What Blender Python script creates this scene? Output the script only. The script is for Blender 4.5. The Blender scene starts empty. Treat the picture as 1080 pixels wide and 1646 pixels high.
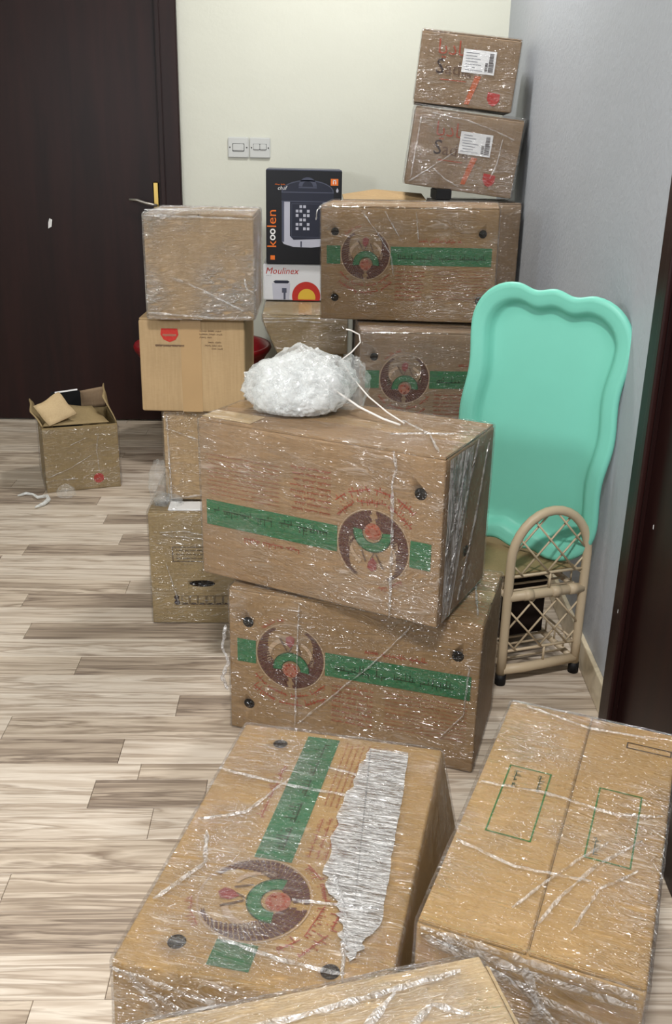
import bpy, bmesh, math, random
import numpy as np
from mathutils import Vector, Matrix

SC = bpy.context.scene
COL = SC.collection
PI = math.pi
random.seed(7)

# ---------------------------------------------------------------- camera
cam_d = bpy.data.cameras.new('camera')
cam = bpy.data.objects.new('camera', cam_d)
COL.objects.link(cam)
SC.camera = cam
PITCH, ROLL, YAW = 0.3616, 0.02198, 0.03908
fwd = Vector((math.sin(YAW), math.cos(YAW), 0)); rgt = Vector((math.cos(YAW), -math.sin(YAW), 0)); upv = Vector((0, 0, 1))
fw = math.cos(PITCH)*fwd - math.sin(PITCH)*upv
u0 = math.sin(PITCH)*fwd + math.cos(PITCH)*upv
r2 = math.cos(ROLL)*rgt + math.sin(ROLL)*u0
u2 = -math.sin(ROLL)*rgt + math.cos(ROLL)*u0
cam.matrix_world = Matrix(((r2.x, u2.x, -fw.x, 0), (r2.y, u2.y, -fw.y, 0), (r2.z, u2.z, -fw.z, 1.15), (0, 0, 0, 1)))
cam_d.sensor_fit = 'HORIZONTAL'
cam_d.sensor_width = 36.0
cam_d.lens = 36.0*1548.0/1080.0
cam_d.clip_start = 0.02

# ---------------------------------------------------------------- world, lights, exposure
W = bpy.data.worlds.new('world'); SC.world = W
W.use_nodes = True
W.node_tree.nodes['Background'].inputs[0].default_value = (0.86, 0.93, 1.0, 1)
W.node_tree.nodes['Background'].inputs[1].default_value = 0.8

def area(name, loc, target, size, power, color, shape='DISK', size_y=None):
    l = bpy.data.lights.new(name, 'AREA'); l.shape = shape; l.size = size
    if size_y: l.size_y = size_y
    l.energy = power; l.color = color
    o = bpy.data.objects.new(name, l); COL.objects.link(o)
    o.location = loc
    o.rotation_euler = (Vector(target)-Vector(loc)).to_track_quat('-Z', 'Y').to_euler()
    return o
area('ceiling_lamp_light', (-0.05, 0.05, 2.52), (-0.05, 0.2, 0), 0.26, 68, (1.0, 0.97, 0.93))
area('far_lamp_light', (0.2, 3.15, 2.66), (0.2, 3.1, 0), 0.30, 32, (1.0, 0.98, 0.94))
area('window_light', (-1.5, 0.0, 1.5), (0.5, 2.1, 0.6), 0.28, 22, (0.96, 0.98, 1.0), 'RECTANGLE', 0.34)

SC.view_settings.view_transform = 'Standard'
SC.view_settings.look = 'None'
SC.view_settings.exposure = 0.0
SC.view_settings.gamma = 1.0
SC.view_settings.use_curve_mapping = False

# ---------------------------------------------------------------- material helpers
def srgb(r, g, b):
    f = lambda c: ((c/255.0)/12.92 if c/255.0 <= 0.04045 else ((c/255.0+0.055)/1.055)**2.4)
    return (f(r), f(g), f(b), 1.0)

class NT:
    def __init__(s, name):
        s.m = bpy.data.materials.new(name); s.m.use_nodes = True
        s.t = s.m.node_tree; s.n = s.t.nodes; s.b = s.n['Principled BSDF']; s.out = s.n['Material Output']
    def new(s, typ, **kw):
        n = s.n.new(typ)
        for k, v in kw.items(): setattr(n, k, v)
        return n
    def link(s, a, b): s.t.links.new(a, b)
    def coords(s, scale=(1, 1, 1), rot=(0, 0, 0), kind='Object'):
        c = s.new('ShaderNodeTexCoord'); m = s.new('ShaderNodeMapping')
        m.inputs['Scale'].default_value = scale; m.inputs['Rotation'].default_value = rot
        s.link(c.outputs[kind], m.inputs['Vector'])
        return m.outputs['Vector']
    def noise(s, vec, scale=5, detail=3, rough=0.5, dist=0.0, dim='3D', w=None):
        n = s.new('ShaderNodeTexNoise', noise_dimensions=dim)
        n.inputs['Scale'].default_value = scale; n.inputs['Detail'].default_value = detail
        n.inputs['Roughness'].default_value = rough; n.inputs['Distortion'].default_value = dist
        if vec is not None: s.link(vec, n.inputs['Vector'])
        if w is not None: s.link(w, n.inputs['W'])
        return n.outputs[0]
    def ramp(s, fac, stops, interp='LINEAR'):
        r = s.new('ShaderNodeValToRGB'); r.color_ramp.interpolation = interp
        e = r.color_ramp.elements
        while len(e) < len(stops): e.new(0.5)
        for i, (p, c) in enumerate(stops):
            e[i].position = p; e[i].color = c if len(c) == 4 else (*c, 1)
        s.link(fac, r.inputs[0]); return r.outputs[0]
    def mix(s, fac, a, b, blend='MIX'):
        n = s.new('ShaderNodeMix', data_type='RGBA', blend_type=blend)
        for sock, v in ((n.inputs[0], fac), (n.inputs[6], a), (n.inputs[7], b)):
            if hasattr(v, 'links') or hasattr(v, 'is_linked'): s.link(v, sock)
            else: sock.default_value = v
        return n.outputs[2]
    def math(s, op, a, b=None, clamp=False):
        n = s.new('ShaderNodeMath', operation=op); n.use_clamp = clamp
        for i, v in enumerate((a, b)):
            if v is None: continue
            if hasattr(v, 'is_linked'): s.link(v, n.inputs[i])
            else: n.inputs[i].default_value = v
        return n.outputs[0]
    def bump(s, h, strength=0.3, dist=0.002, normal=None):
        n = s.new('ShaderNodeBump'); n.inputs['Strength'].default_value = strength
        n.inputs['Distance'].default_value = dist; s.link(h, n.inputs['Height'])
        if normal is not None: s.link(normal, n.inputs['Normal'])
        return n.outputs[0]

def g(v): return (v, v, v, 1)

def mat_cardboard(name, c):
    t = NT(name)
    v = t.coords((1, 1, 1))
    big = t.noise(v, 5, 3, 0.6)
    fib = t.noise(t.coords((90, 90, 300)), 1.0, 3, 0.6)
    fl = t.noise(t.coords((260, 260, 14)), 1.0, 1, 0.5)
    base = t.mix(t.ramp(big, [(0.3, g(0)), (0.75, g(1))]), tuple([x*0.86 for x in c[:3]]+[1]), tuple([min(1, x*1.1) for x in c[:3]]+[1]))
    base = t.mix(0.10, base, t.ramp(fib, [(0.3, g(0.35)), (0.7, g(0.8))]), 'SOFT_LIGHT')
    base = t.mix(0.15, base, t.ramp(fl, [(0.35, g(0.35)), (0.65, g(0.75))]), 'SOFT_LIGHT')
    t.link(base, t.b.inputs['Base Color'])
    t.b.inputs['Roughness'].default_value = 0.72
    t.b.inputs['Specular IOR Level'].default_value = 0.25
    t.link(t.bump(t.noise(v, 9, 4, 0.55), 0.5, 0.004, t.bump(fl, 0.15, 0.0006)), t.b.inputs['Normal'])
    return t.m

def mat_plain(name, c, rough=0.6, spec=0.4, metal=0.0, bumps=None, var=0.08):
    t = NT(name)
    n = t.noise(t.coords(), 14, 3)
    col = t.mix(n, tuple([x*(1-var) for x in c[:3]]+[1]), tuple([min(1, x*(1+var)) for x in c[:3]]+[1]))
    t.link(col, t.b.inputs['Base Color'])
    t.b.inputs['Roughness'].default_value = rough
    t.b.inputs['Specular IOR Level'].default_value = spec
    t.b.inputs['Metallic'].default_value = metal
    if bumps: t.link(t.bump(t.noise(t.coords(), bumps[0], 4), bumps[1], bumps[2]), t.b.inputs['Normal'])
    return t.m

def mat_print(name, c, wear=0.25):
    """printing ink on cardboard: slightly patchy colour"""
    t = NT(name)
    n = t.noise(t.coords((1, 1, 1)), 220, 3, 0.7)
    col = t.mix(t.ramp(n, [(0.42, g(0)), (0.8, g(wear))]), c, srgb(150, 118, 84))
    t.link(col, t.b.inputs['Base Color'])
    t.b.inputs['Roughness'].default_value = 0.65
    t.b.inputs['Specular IOR Level'].default_value = 0.25
    return t.m

def mat_film(name, scale=(14, 60, 60), gloss=0.10, milk=0.10, rough=0.13, bump=1.0, rot=(0, 0, 0), base_milk=0.0, streak=0.55):
    """stretch film: clear, glossy, crumpled, a little milky where layers overlap"""
    t = NT(name); t.n.remove(t.b)
    wav = t.noise(t.coords(scale, rot), 1.0, 3, 0.62, 0.6)
    cr = t.math('ABSOLUTE', t.math('SUBTRACT', wav, 0.5))
    ridge = t.math('SUBTRACT', 1.0, t.math('MULTIPLY', cr, 6.0), clamp=True)
    big = t.noise(t.coords(tuple(x*0.22 for x in scale), rot), 1.0, 3, 0.6, 0.8)
    hgt = t.math('ADD', t.math('MULTIPLY', ridge, 1.0), t.math('MULTIPLY', big, 2.0))
    nb = t.bump(hgt, bump, 0.006)
    gl = t.new('ShaderNodeBsdfGlossy'); gl.inputs['Roughness'].default_value = rough
    gl.inputs['Color'].default_value = (0.97, 0.97, 0.99, 1); t.link(nb, gl.inputs['Normal'])
    tr = t.new('ShaderNodeBsdfTransparent'); tr.inputs['Color'].default_value = (0.975, 0.975, 0.98, 1)
    fr = t.new('ShaderNodeFresnel'); fr.inputs['IOR'].default_value = 1.4; t.link(nb, fr.inputs['Normal'])
    patch = t.ramp(t.noise(t.coords((6, 6, 8)), 1.0, 2, 0.5), [(0.42, g(0.12)), (0.62, g(1))])
    fac = t.math('ADD', t.math('MULTIPLY', fr.outputs[0], 0.34), t.math('MULTIPLY', t.math('MULTIPLY', ridge, gloss*1.5), patch), clamp=True)
    fac = t.math('ADD', fac, gloss*0.28, clamp=True)
    m1 = t.new('ShaderNodeMixShader'); t.link(fac, m1.inputs[0]); t.link(tr.outputs[0], m1.inputs[1]); t.link(gl.outputs[0], m1.inputs[2])
    df = t.new('ShaderNodeBsdfDiffuse'); df.inputs['Color'].default_value = (0.86, 0.85, 0.84, 1); t.link(nb, df.inputs['Normal'])
    mk = t.math('MULTIPLY', t.math('MULTIPLY', t.ramp(wav, [(0.55, g(0.04)), (0.66, g(1))]), patch), milk*2.0)
    if base_milk: mk = t.math('ADD', t.math('MULTIPLY', t.ramp(t.noise(t.coords(tuple(x*1.3 for x in scale), rot), 1.0, 4, 0.7), [(0.38, g(0.0)), (0.56, g(1))]), streak), base_milk, clamp=True)
    m2 = t.new('ShaderNodeMixShader'); t.link(mk, m2.inputs[0]); t.link(m1.outputs[0], m2.inputs[1]); t.link(df.outputs[0], m2.inputs[2])
    t.link(m2.outputs[0], t.out.inputs['Surface'])
    return t.m

M = {}
M['card'] = mat_cardboard('cardboard_brown', srgb(144, 117, 84))
M['card_red'] = mat_cardboard('cardboard_reddish', srgb(152, 124, 92))
M['card_tan'] = mat_cardboard('cardboard_tan', srgb(168, 142, 106))
M['card_olive'] = mat_cardboard('cardboard_olive', srgb(150, 130, 94))
M['card_gold'] = mat_cardboard('cardboard_golden', srgb(172, 140, 92))
M['card_dull'] = mat_cardboard('cardboard_dull', srgb(138, 116, 92))
M['card_edge'] = mat_cardboard('cardboard_edge', srgb(192, 168, 130))
M['card_in'] = mat_plain('box_inside_dark', srgb(38, 30, 24), 0.9, 0.1)
M['film'] = mat_film('stretch_film')
M['film_v'] = mat_film('stretch_film_vertical', scale=(60, 60, 16), gloss=0.12, milk=0.08)
M['film_busy'] = mat_film('stretch_film_tight', scale=(22, 110, 110), gloss=0.2, milk=0.16, rough=0.09, bump=1.0)
M['film_busy_x'] = mat_film('stretch_film_streaks', scale=(22, 150, 60), gloss=0.19, milk=0.14, rough=0.09, rot=(0, 0, 0.15))
M['film_diag'] = mat_film('stretch_film_diagonal', scale=(34, 90, 110), gloss=0.36, milk=0.14, rough=0.11, rot=(0, 0.5, 0))
M['film_side'] = mat_film('stretch_film_pulled', scale=(60, 16, 16), gloss=0.2, milk=0.2, rough=0.16)
M['film_light'] = mat_film('stretch_film_thin', scale=(12, 40, 40), gloss=0.05, milk=0.05, rough=0.15)
M['crease'] = mat_film('film_crease', scale=(40, 40, 40), gloss=0.2, milk=0.0, rough=0.25, bump=0.8, base_milk=0.02, streak=0.22)
M['side_glare'] = mat_film('film_pulled_glare', scale=(80, 30, 8), gloss=0.25, milk=0.0, rough=0.16, base_milk=0.03, streak=0.35)  # milk streaks paint the glare of the pulled side film
M['patch'] = mat_film('film_layers_glare', scale=(26, 200, 80), gloss=0.3, milk=0.0, rough=0.16, base_milk=0.16, streak=0.6, rot=(0, 0, 0.1))  # layered film with white glare mixed into its colour
M['tape'] = mat_plain('parcel_tape', srgb(168, 138, 98), 0.25, 0.5)
M['green'] = mat_print('green_ink', srgb(48, 106, 70), 0.2)
M['green_dk'] = mat_print('dark_green_ink', srgb(28, 66, 42), 0.2)
M['line_green'] = mat_print('thin_green_ink', srgb(48, 110, 44), 0.2)
M['maroon'] = mat_print('maroon_ink', srgb(84, 50, 46), 0.15)
M['red_ink'] = mat_print('red_ink', srgb(158, 74, 52), 0.2)
M['red_logo'] = mat_print('red_logo_ink', srgb(176, 44, 38), 0.15)
M['pink_ink'] = mat_print('pink_ink', srgb(152, 98, 80), 0.3)
M['flower_ink'] = mat_print('flower_ink', srgb(134, 58, 56), 0.2)
M['brown_ink'] = mat_print('brown_ink', srgb(96, 74, 58), 0.3)
M['pale_ink'] = mat_print('pale_ink', srgb(176, 152, 126), 0.3)
M['dark_ink'] = mat_print('dark_ink', srgb(54, 44, 46), 0.2)
M['darkbox'] = mat_plain('dark_filler_board', srgb(34, 24, 22), 0.7, 0.2)
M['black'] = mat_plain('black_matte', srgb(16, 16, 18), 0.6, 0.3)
M['paper'] = mat_plain('white_paper', srgb(226, 226, 226), 0.6, 0.3)
M['paper_grey'] = mat_plain('grey_ink', srgb(120, 122, 130), 0.6, 0.3)
M['orange'] = mat_plain('orange_ink', srgb(222, 112, 40), 0.5, 0.3)
M['orange_ink'] = mat_print('orange_ribbon_ink', srgb(184, 92, 50), 0.3)
M['navy'] = mat_plain('navy_ink', srgb(34, 38, 54), 0.4, 0.4)
M['steel_ink'] = mat_plain('steel_ink', srgb(178, 180, 194), 0.4, 0.4)
M['slate_ink'] = mat_plain('slate_ink', srgb(70, 74, 92), 0.4, 0.4)
M['box_black'] = mat_plain('printed_black', srgb(20, 21, 26), 0.35, 0.4)
M['box_white'] = mat_plain('printed_white', srgb(206, 208, 212), 0.4, 0.4)
M['yellow'] = mat_plain('yellow_ink', srgb(206, 170, 60), 0.5, 0.3)
M['crimson'] = mat_plain('crimson_plastic', srgb(120, 10, 20), 0.35, 0.5)
M['mint'] = mat_plain('mint_plastic', srgb(122, 204, 184), 0.42, 0.4, var=0.03)
M['beige'] = mat_plain('beige_plastic', srgb(196, 178, 150), 0.45, 0.4, var=0.06)
M['switch'] = mat_plain('switch_plastic', srgb(196, 198, 196), 0.35, 0.5, var=0.02)
M['switch_dk'] = mat_plain('switch_gap', srgb(70, 70, 70), 0.5, 0.3)
M['brass'] = mat_plain('brass', srgb(190, 160, 90), 0.3, 0.5, 0.9)
M['steel'] = mat_plain('brushed_steel', srgb(150, 146, 140), 0.35, 0.5, 0.8)

def mat_wall(name, c, bump=0.25):
    t = NT(name)
    v = t.coords((1, 1, 1))
    big = t.noise(v, 1.6, 4, 0.6)
    col = t.mix(big, tuple([x*0.95 for x in c[:3]]+[1]), tuple([min(1, x*1.04) for x in c[:3]]+[1]))
    t.link(col, t.b.inputs['Base Color'])
    t.b.inputs['Roughness'].default_value = 0.55
    t.b.inputs['Specular IOR Level'].default_value = 0.3
    t.link(t.bump(t.noise(v, 70, 3, 0.6), bump, 0.002, t.bump(t.noise(v, 6, 3), 0.25, 0.01)), t.b.inputs['Normal'])
    return t.m
M['wall_back'] = mat_wall('cream_wall_paint', srgb(212, 213, 201))
M['wall_right'] = mat_wall('grey_wall_paint', srgb(172, 177, 185), 0.6)
M['ceiling'] = mat_wall('ceiling_paint', srgb(226, 224, 218))

def mat_darkwood():
    t = NT('dark_stained_wood')
    n = t.noise(t.coords((14, 14, 1.2)), 1.0, 5, 0.6, 0.5)
    t.link(t.ramp(n, [(0.3, srgb(26, 11, 11)), (0.7, srgb(42, 20, 18))]), t.b.inputs['Base Color'])
    t.b.inputs['Roughness'].default_value = 0.42
    t.b.inputs['Specular IOR Level'].default_value = 0.25
    t.link(t.bump(n, 0.1, 0.001), t.b.inputs['Normal'])
    return t.m
M['darkwood'] = mat_darkwood()

def mat_stone():
    t = NT('beige_marble')
    n = t.noise(t.coords(), 9, 6, 0.65, 1.2)
    t.link(t.ramp(n, [(0.3, srgb(170, 156, 130)), (0.55, srgb(208, 196, 170)), (0.75, srgb(226, 216, 194))]), t.b.inputs['Base Color'])
    t.b.inputs['Roughness'].default_value = 0.3
    return t.m
M['stone'] = mat_stone()

def mat_plank(name, lo, mid, hi):
    t = NT(name)
    oi = t.new('ShaderNodeObjectInfo')
    w = t.math('MULTIPLY', oi.outputs['Random'], 40.0)
    # broad flowing grain along the plank, knots and fine pores; W shifts per plank
    v = t.coords((1.5, 26, 1))
    grain = t.noise(v, 1.0, 5, 0.55, 0.9, '4D', w)
    v2 = t.coords((9, 240, 1))
    fine = t.noise(v2, 1.0, 4, 0.6, 0.3, '4D', w)
    knot = t.noise(t.coords((7, 30, 1)), 1.0, 1, 0.4, 0.2, '4D', w)
    col = t.ramp(grain, [(0.30, lo), (0.40, mid), (0.46, hi), (0.505, lo), (0.54, mid), (0.60, hi), (0.68, mid), (0.76, lo)])
    col = t.mix(t.ramp(knot, [(0.68, g(0)), (0.78, g(0.75))]), col, srgb(104, 84, 68))
    col = t.mix(0.22, col, t.ramp(fine, [(0.3, g(0.3)), (0.7, g(0.72))]), 'SOFT_LIGHT')
    t.link(col, t.b.inputs['Base Color'])
    t.link(t.ramp(fine, [(0.3, g(0.34)), (0.7, g(0.5))]), t.b.inputs['Roughness'])
    t.b.inputs['Specular IOR Level'].default_value = 0.35
    t.link(t.bump(fine, 0.12, 0.0006), t.b.inputs['Normal'])
    return t.m
M['plank_l'] = mat_plank('laminate_light', srgb(160, 145, 129), srgb(188, 174, 158), srgb(208, 197, 183))
M['plank_m'] = mat_plank('laminate_medium', srgb(140, 125, 110), srgb(170, 155, 138), srgb(198, 184, 167))
M['plank_d'] = mat_plank('laminate_dark', srgb(118, 104, 92), srgb(146, 131, 116), srgb(176, 161, 144))
M['joint'] = mat_plain('joint_dark', srgb(84, 70, 58), 0.8, 0.1)

def mat_crumple(name, alpha):
    t = NT(name); t.n.remove(t.b)
    n1 = t.noise(t.coords((1, 1, 1)), 38, 3, 0.55, 1.2)
    nb = t.bump(n1, 0.6, 0.008)
    df = t.new('ShaderNodeBsdfDiffuse'); df.inputs['Color'].default_value = (0.93, 0.95, 0.95, 1); t.link(nb, df.inputs['Normal'])
    tl = t.new('ShaderNodeBsdfTranslucent'); tl.inputs['Color'].default_value = (0.95, 0.97, 0.97, 1)
    gl = t.new('ShaderNodeBsdfGlossy'); gl.inputs['Roughness'].default_value = 0.15; t.link(nb, gl.inputs['Normal'])
    tr = t.new('ShaderNodeBsdfTransparent')
    a = t.new('ShaderNodeMixShader'); a.inputs[0].default_value = 0.45; t.link(df.outputs[0], a.inputs[1]); t.link(tl.outputs[0], a.inputs[2])
    b = t.new('ShaderNodeMixShader'); b.inputs[0].default_value = 0.10; t.link(a.outputs[0], b.inputs[1]); t.link(gl.outputs[0], b.inputs[2])
    fac = t.ramp(n1, [(0.4, g(alpha*0.6)), (0.6, g(min(1, alpha*1.3)))])
    c = t.new('ShaderNodeMixShader'); t.link(fac, c.inputs[0]); t.link(tr.outputs[0], c.inputs[1]); t.link(b.outputs[0], c.inputs[2])
    t.link(c.outputs[0], t.out.inputs['Surface'])
    return t.m
M['crumple'] = mat_crumple('white_crumpled_plastic', 0.95)
M['crumple_thin'] = mat_crumple('thin_crumpled_plastic', 0.4)
M['clear_scrap'] = mat_crumple('clear_crumpled_film', 0.16)
M['cord'] = mat_plain('white_cord', srgb(220, 214, 208), 0.4, 0.4)

# ---------------------------------------------------------------- geometry helpers
def link(name, mesh, mats, parent=None):
    o = bpy.data.objects.new(name, mesh); COL.objects.link(o)
    for m in (mats if isinstance(mats, (list, tuple)) else [mats]): mesh.materials.append(m)
    if parent is not None: o.parent = parent
    return o
def pydata(name, vs, fs, mats, parent=None, smooth=False, idx=None):
    me = bpy.data.meshes.new(name); me.from_pydata([tuple(v) for v in vs], [], fs); me.update()
    o = link(name, me, mats, parent)
    if smooth:
        for p in me.polygons: p.use_smooth = True
    if idx is not None:
        for p, i in zip(me.polygons, idx): p.material_index = i
    return o
def thing(name, label, cat, loc=(0, 0, 0), rot=(0, 0, 0), group=None):
    o = bpy.data.objects.new(name, None); COL.objects.link(o)
    o.location = loc; o.rotation_euler = rot; o.empty_display_size = 0.05
    o['label'] = label; o['category'] = cat
    if group: o['group'] = group
    return o
def tag(o, label, cat, group=None):
    o['label'] = label; o['category'] = cat
    if group: o['group'] = group
    return o
def struct(o): o['kind'] = 'structure'; return o

def bevel_box(name, x0, x1, y0, y1, z0, z1, mat, parent=None, bev=0.003, seg=2):
    bm = bmesh.new()
    bmesh.ops.create_cube(bm, size=1)
    for v in bm.verts:
        v.co = Vector((x0+(v.co.x+.5)*(x1-x0), y0+(v.co.y+.5)*(y1-y0), z0+(v.co.z+.5)*(z1-z0)))
    if bev: bmesh.ops.bevel(bm, geom=bm.edges[:], offset=bev, segments=seg, affect='EDGES')
    me = bpy.data.meshes.new(name); bm.to_mesh(me); bm.free()
    o = link(name, me, mat, parent)
    if bev:
        for p in me.polygons: p.use_smooth = False
    return o

def tube(name, pts, r, mat, parent=None, seg=8, closed=False, taper=None):
    pts = [Vector(p) for p in pts]; n = len(pts); vs = []; fs = []
    prev = None
    for i, p in enumerate(pts):
        a = pts[(i-1) % n] if (closed or i > 0) else p
        b = pts[(i+1) % n] if (closed or i < n-1) else p
        t = (b-a).normalized()
        if prev is None:
            ref = Vector((0, 0, 1)) if abs(t.z) < 0.9 else Vector((1, 0, 0))
            s = t.cross(ref).normalized()
        else:
            s = (prev - t*prev.dot(t)).normalized()
        prev = s; q = t.cross(s)
        rr = r if taper is None else r*taper[i]
        for k in range(seg):
            an = 2*PI*k/seg; vs.append(p + (s*math.cos(an)+q*math.sin(an))*rr)
    m = n if closed else n-1
    for i in range(m):
        for k in range(seg):
            j = (i+1) % n
            fs.append((i*seg+k, i*seg+(k+1) % seg, j*seg+(k+1) % seg, j*seg+k))
    if not closed:
        fs.append(tuple(range(seg))[::-1]); fs.append(tuple((n-1)*seg+k for k in range(seg)))
    return pydata(name, vs, fs, mat, parent, True)

def ribbon(name, pts, nrm, wid, mat, parent=None, lift=0.0):
    """thin folded strip of film along pts; nrm = surface normal; ridge in the middle"""
    pts = [Vector(p) for p in pts]; vs = []; fs = []; n = len(pts)
    for i, p in enumerate(pts):
        a = pts[max(0, i-1)]; b = pts[min(n-1, i+1)]
        t = (b-a).normalized(); N = Vector(nrm[i] if isinstance(nrm, list) else nrm)
        s = t.cross(N).normalized(); w = wid*(0.55+0.9*random.random())*(0.35 if i in (0, n-1) else 1)
        vs += [p - s*w + N*0.0005, p + N*(0.0025+lift*random.random()), p + s*w + N*0.0005]
    for i in range(n-1):
        for k in (0, 1): fs.append((i*3+k, i*3+k+1, (i+1)*3+k+1, (i+1)*3+k))
    return pydata(name, vs, fs, mat, parent, True)

def rbox_mesh(name, w, d, h, r, step, disp=None, taper=None):
    """rounded box with gridded faces, base at z=0; disp(P,N)->offset along normal"""
    half = np.array([w/2, d/2, h/2]); V = []; F = []; base = 0
    for ax in range(3):
        a, b = (ax+1) % 3, (ax+2) % 3
        def lin(L):
            n = max(2, int(round(L/step)))
            s = np.linspace(-1, 1, n+1); ins = 1-min(0.45, r/(L/2))
            t = [-1, -1+(1-ins)*0.45]+list(np.linspace(-ins, ins, n+1))+[1-(1-ins)*0.45, 1]
            return np.array(t)
        ta, tb = lin(half[a]*2), lin(half[b]*2)
        for sg in (-1, 1):
            A, B = np.meshgrid(ta, tb, indexing='ij')
            P = np.zeros(A.shape+(3,)); P[..., a] = A*half[a]; P[..., b] = B*half[b]; P[..., ax] = sg*half[ax]
            P = P.reshape(-1, 3)
            inner = np.clip(P, -(half-r), half-r); dlt = P-inner
            L = np.linalg.norm(dlt, axis=1, keepdims=True); N = dlt/np.maximum(L, 1e-9)
            P = inner+N*r
            V.append(np.hstack([P, N]))
            na, nb = len(ta), len(tb)
            I = np.arange(na*nb).reshape(na, nb)+base
            q = np.stack([I[:-1, :-1], I[1:, :-1], I[1:, 1:], I[:-1, 1:]], -1).reshape(-1, 4)
            if sg < 0: q = q[:, ::-1]
            F.append(q); base += na*nb
    V = np.vstack(V); F = np.vstack(F)
    key = np.round(V[:, :3]*20000).astype(np.int64)
    _, first, inv = np.unique(key, axis=0, return_index=True, return_inverse=True)
    V = V[first]; F = inv.reshape(-1)[F]
    P, N = V[:, :3].copy(), V[:, 3:]
    P[:, 2] += h/2
    if disp is not None: P = P + N*disp(P, N)[:, None]
    P[:, 2] = np.maximum(P[:, 2], 0.0)
    if taper is not None: P = taper(P)
    me = bpy.data.meshes.new(name); me.from_pydata(P.tolist(), [], F.tolist()); me.update()
    me.polygons.foreach_set('use_smooth', [True]*len(me.polygons))
    return me

def lownoise(rng, freq, n=5):
    K = rng.normal(size=(n, 3))*freq; ph = rng.uniform(0, 6.28, n)
    return lambda P: np.sin(P@K.T+ph).mean(axis=1)
def ridgenoise(rng, freq, dirv=None, n=4):
    K = rng.normal(size=(n, 3))
    if dirv is not None: K = K*np.array(dirv)
    K = K/np.linalg.norm(K, axis=1, keepdims=True)*freq*rng.uniform(.6, 1.6, (n, 1)); ph = rng.uniform(0, 6.28, n)
    W1 = lownoise(rng, freq*0.25)
    def f(P):
        w = W1(P)[:, None]*4
        return (1-np.abs(np.sin(P@K.T+ph+w)))**2.0 @ (np.ones(n)/n)
    return f

# faces of a box: local frame for flat print
def frame(face, w, d, h):
    if face == 'front': return Vector((0, -d/2, h/2)), Vector((1, 0, 0)), Vector((0, 0, 1)), Vector((0, -1, 0))
    if face == 'top': return Vector((0, 0, h)), Vector((1, 0, 0)), Vector((0, 1, 0)), Vector((0, 0, 1))
    if face == 'right': return Vector((w/2, 0, h/2)), Vector((0, 1, 0)), Vector((0, 0, 1)), Vector((1, 0, 0))
    if face == 'left': return Vector((-w/2, 0, h/2)), Vector((0, -1, 0)), Vector((0, 0, 1)), Vector((-1, 0, 0))

class Face:
    """maps print coordinates (u,v) on a face, optionally turned by ang, to the box's space"""
    def __init__(s, box, face, ang=0.0):
        s.box = box; s.o, s.u, s.v, s.n = frame(face, *box['dim']); s.c, s.s = math.cos(ang), math.sin(ang); s.ang = ang
    def p(s, u, v, off=0.0007):
        U = s.c*u-s.s*v; V = s.s*u+s.c*v
        return s.o+s.u*U+s.v*V+s.n*off
    def decal(s, name, polys, mat, off=0.0007, parent=None):
        bm = bmesh.new()
        for poly in polys: bm.faces.new([bm.verts.new(s.p(a, b, off)) for a, b in poly])
        bmesh.ops.remove_doubles(bm, verts=bm.verts[:], dist=1e-6)
        for f in bm.faces:
            if f.normal.dot(s.n) < 0: f.normal_flip()
        isl = []; left = set(bm.faces)
        while left:                                   # separate pieces of the print
            st = [left.pop()]; cur = [st[0]]
            while st:
                f = st.pop()
                for v in f.verts:
                    for q in v.link_faces:
                        if q in left: left.remove(q); st.append(q); cur.append(q)
            isl.append(cur)
        one = len(isl) > 5 or len(isl) == 1
        out = None
        for grp in ([list(bm.faces)] if one else isl):
            vs = []; fs = []; ix = {}
            for f in sorted(grp, key=lambda f: f.index):
                for v in f.verts:
                    if v not in ix: ix[v] = len(vs); vs.append(tuple(v.co))
                fs.append([ix[v] for v in f.verts])
            out = pydata(name, vs, fs, mat, parent or s.box)
            if len(isl) > 5: out['kind'] = 'stuff'    # tiny printed strokes
        bm.free()
        return out
    def text(s, name, body, size, u, v, mat, ang=0.0, off=0.0009, align='CENTER', sx=1.0, shear=0.0):
        c = bpy.data.curves.new('t', 'FONT'); c.body = body; c.size = size; c.align_x = align; c.align_y = 'CENTER'
        c.resolution_u = 2; c.shear = shear
        o = bpy.data.objects.new('t', c); COL.objects.link(o)
        me = bpy.data.meshes.new_from_object(o.evaluated_get(bpy.context.evaluated_depsgraph_get()))
        bpy.data.objects.remove(o); bpy.data.curves.remove(c)
        ca, sa = math.cos(ang), math.sin(ang)
        for vt in me.vertices:
            x, y = vt.co.x*sx, vt.co.y
            vt.co = s.p(u+ca*x-sa*y, v+sa*x+ca*y, off)
        me.name = name; st = len(body.strip()) > 1
        me.materials.clear()
        o = link(name, me, mat, s.box)
        if st: o['kind'] = 'stuff'
        return o

def rect(u0, u1, v0, v1): return [(u0, v0), (u1, v0), (u1, v1), (u0, v1)]
def rect_line(u0, u1, v0, v1, t):
    return [rect(u0, u1, v0, v0+t), rect(u0, u1, v1-t, v1), rect(u0, u0+t, v0+t, v1-t), rect(u1-t, u1, v0+t, v1-t)]
def disc(u, v, r, n=24): return [(u+r*math.cos(2*PI*i/n), v+r*math.sin(2*PI*i/n)) for i in range(n)]
def arcband(u, v, r0, r1, a0, a1, n=16):
    out = []
    for i in range(n):
        p, q = a0+(a1-a0)*i/n, a0+(a1-a0)*(i+1)/n
        out.append([(u+r0*math.cos(p), v+r0*math.sin(p)), (u+r1*math.cos(p), v+r1*math.sin(p)), (u+r1*math.cos(q), v+r1*math.sin(q)), (u+r0*math.cos(q), v+r0*math.sin(q))])
    return out

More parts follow.
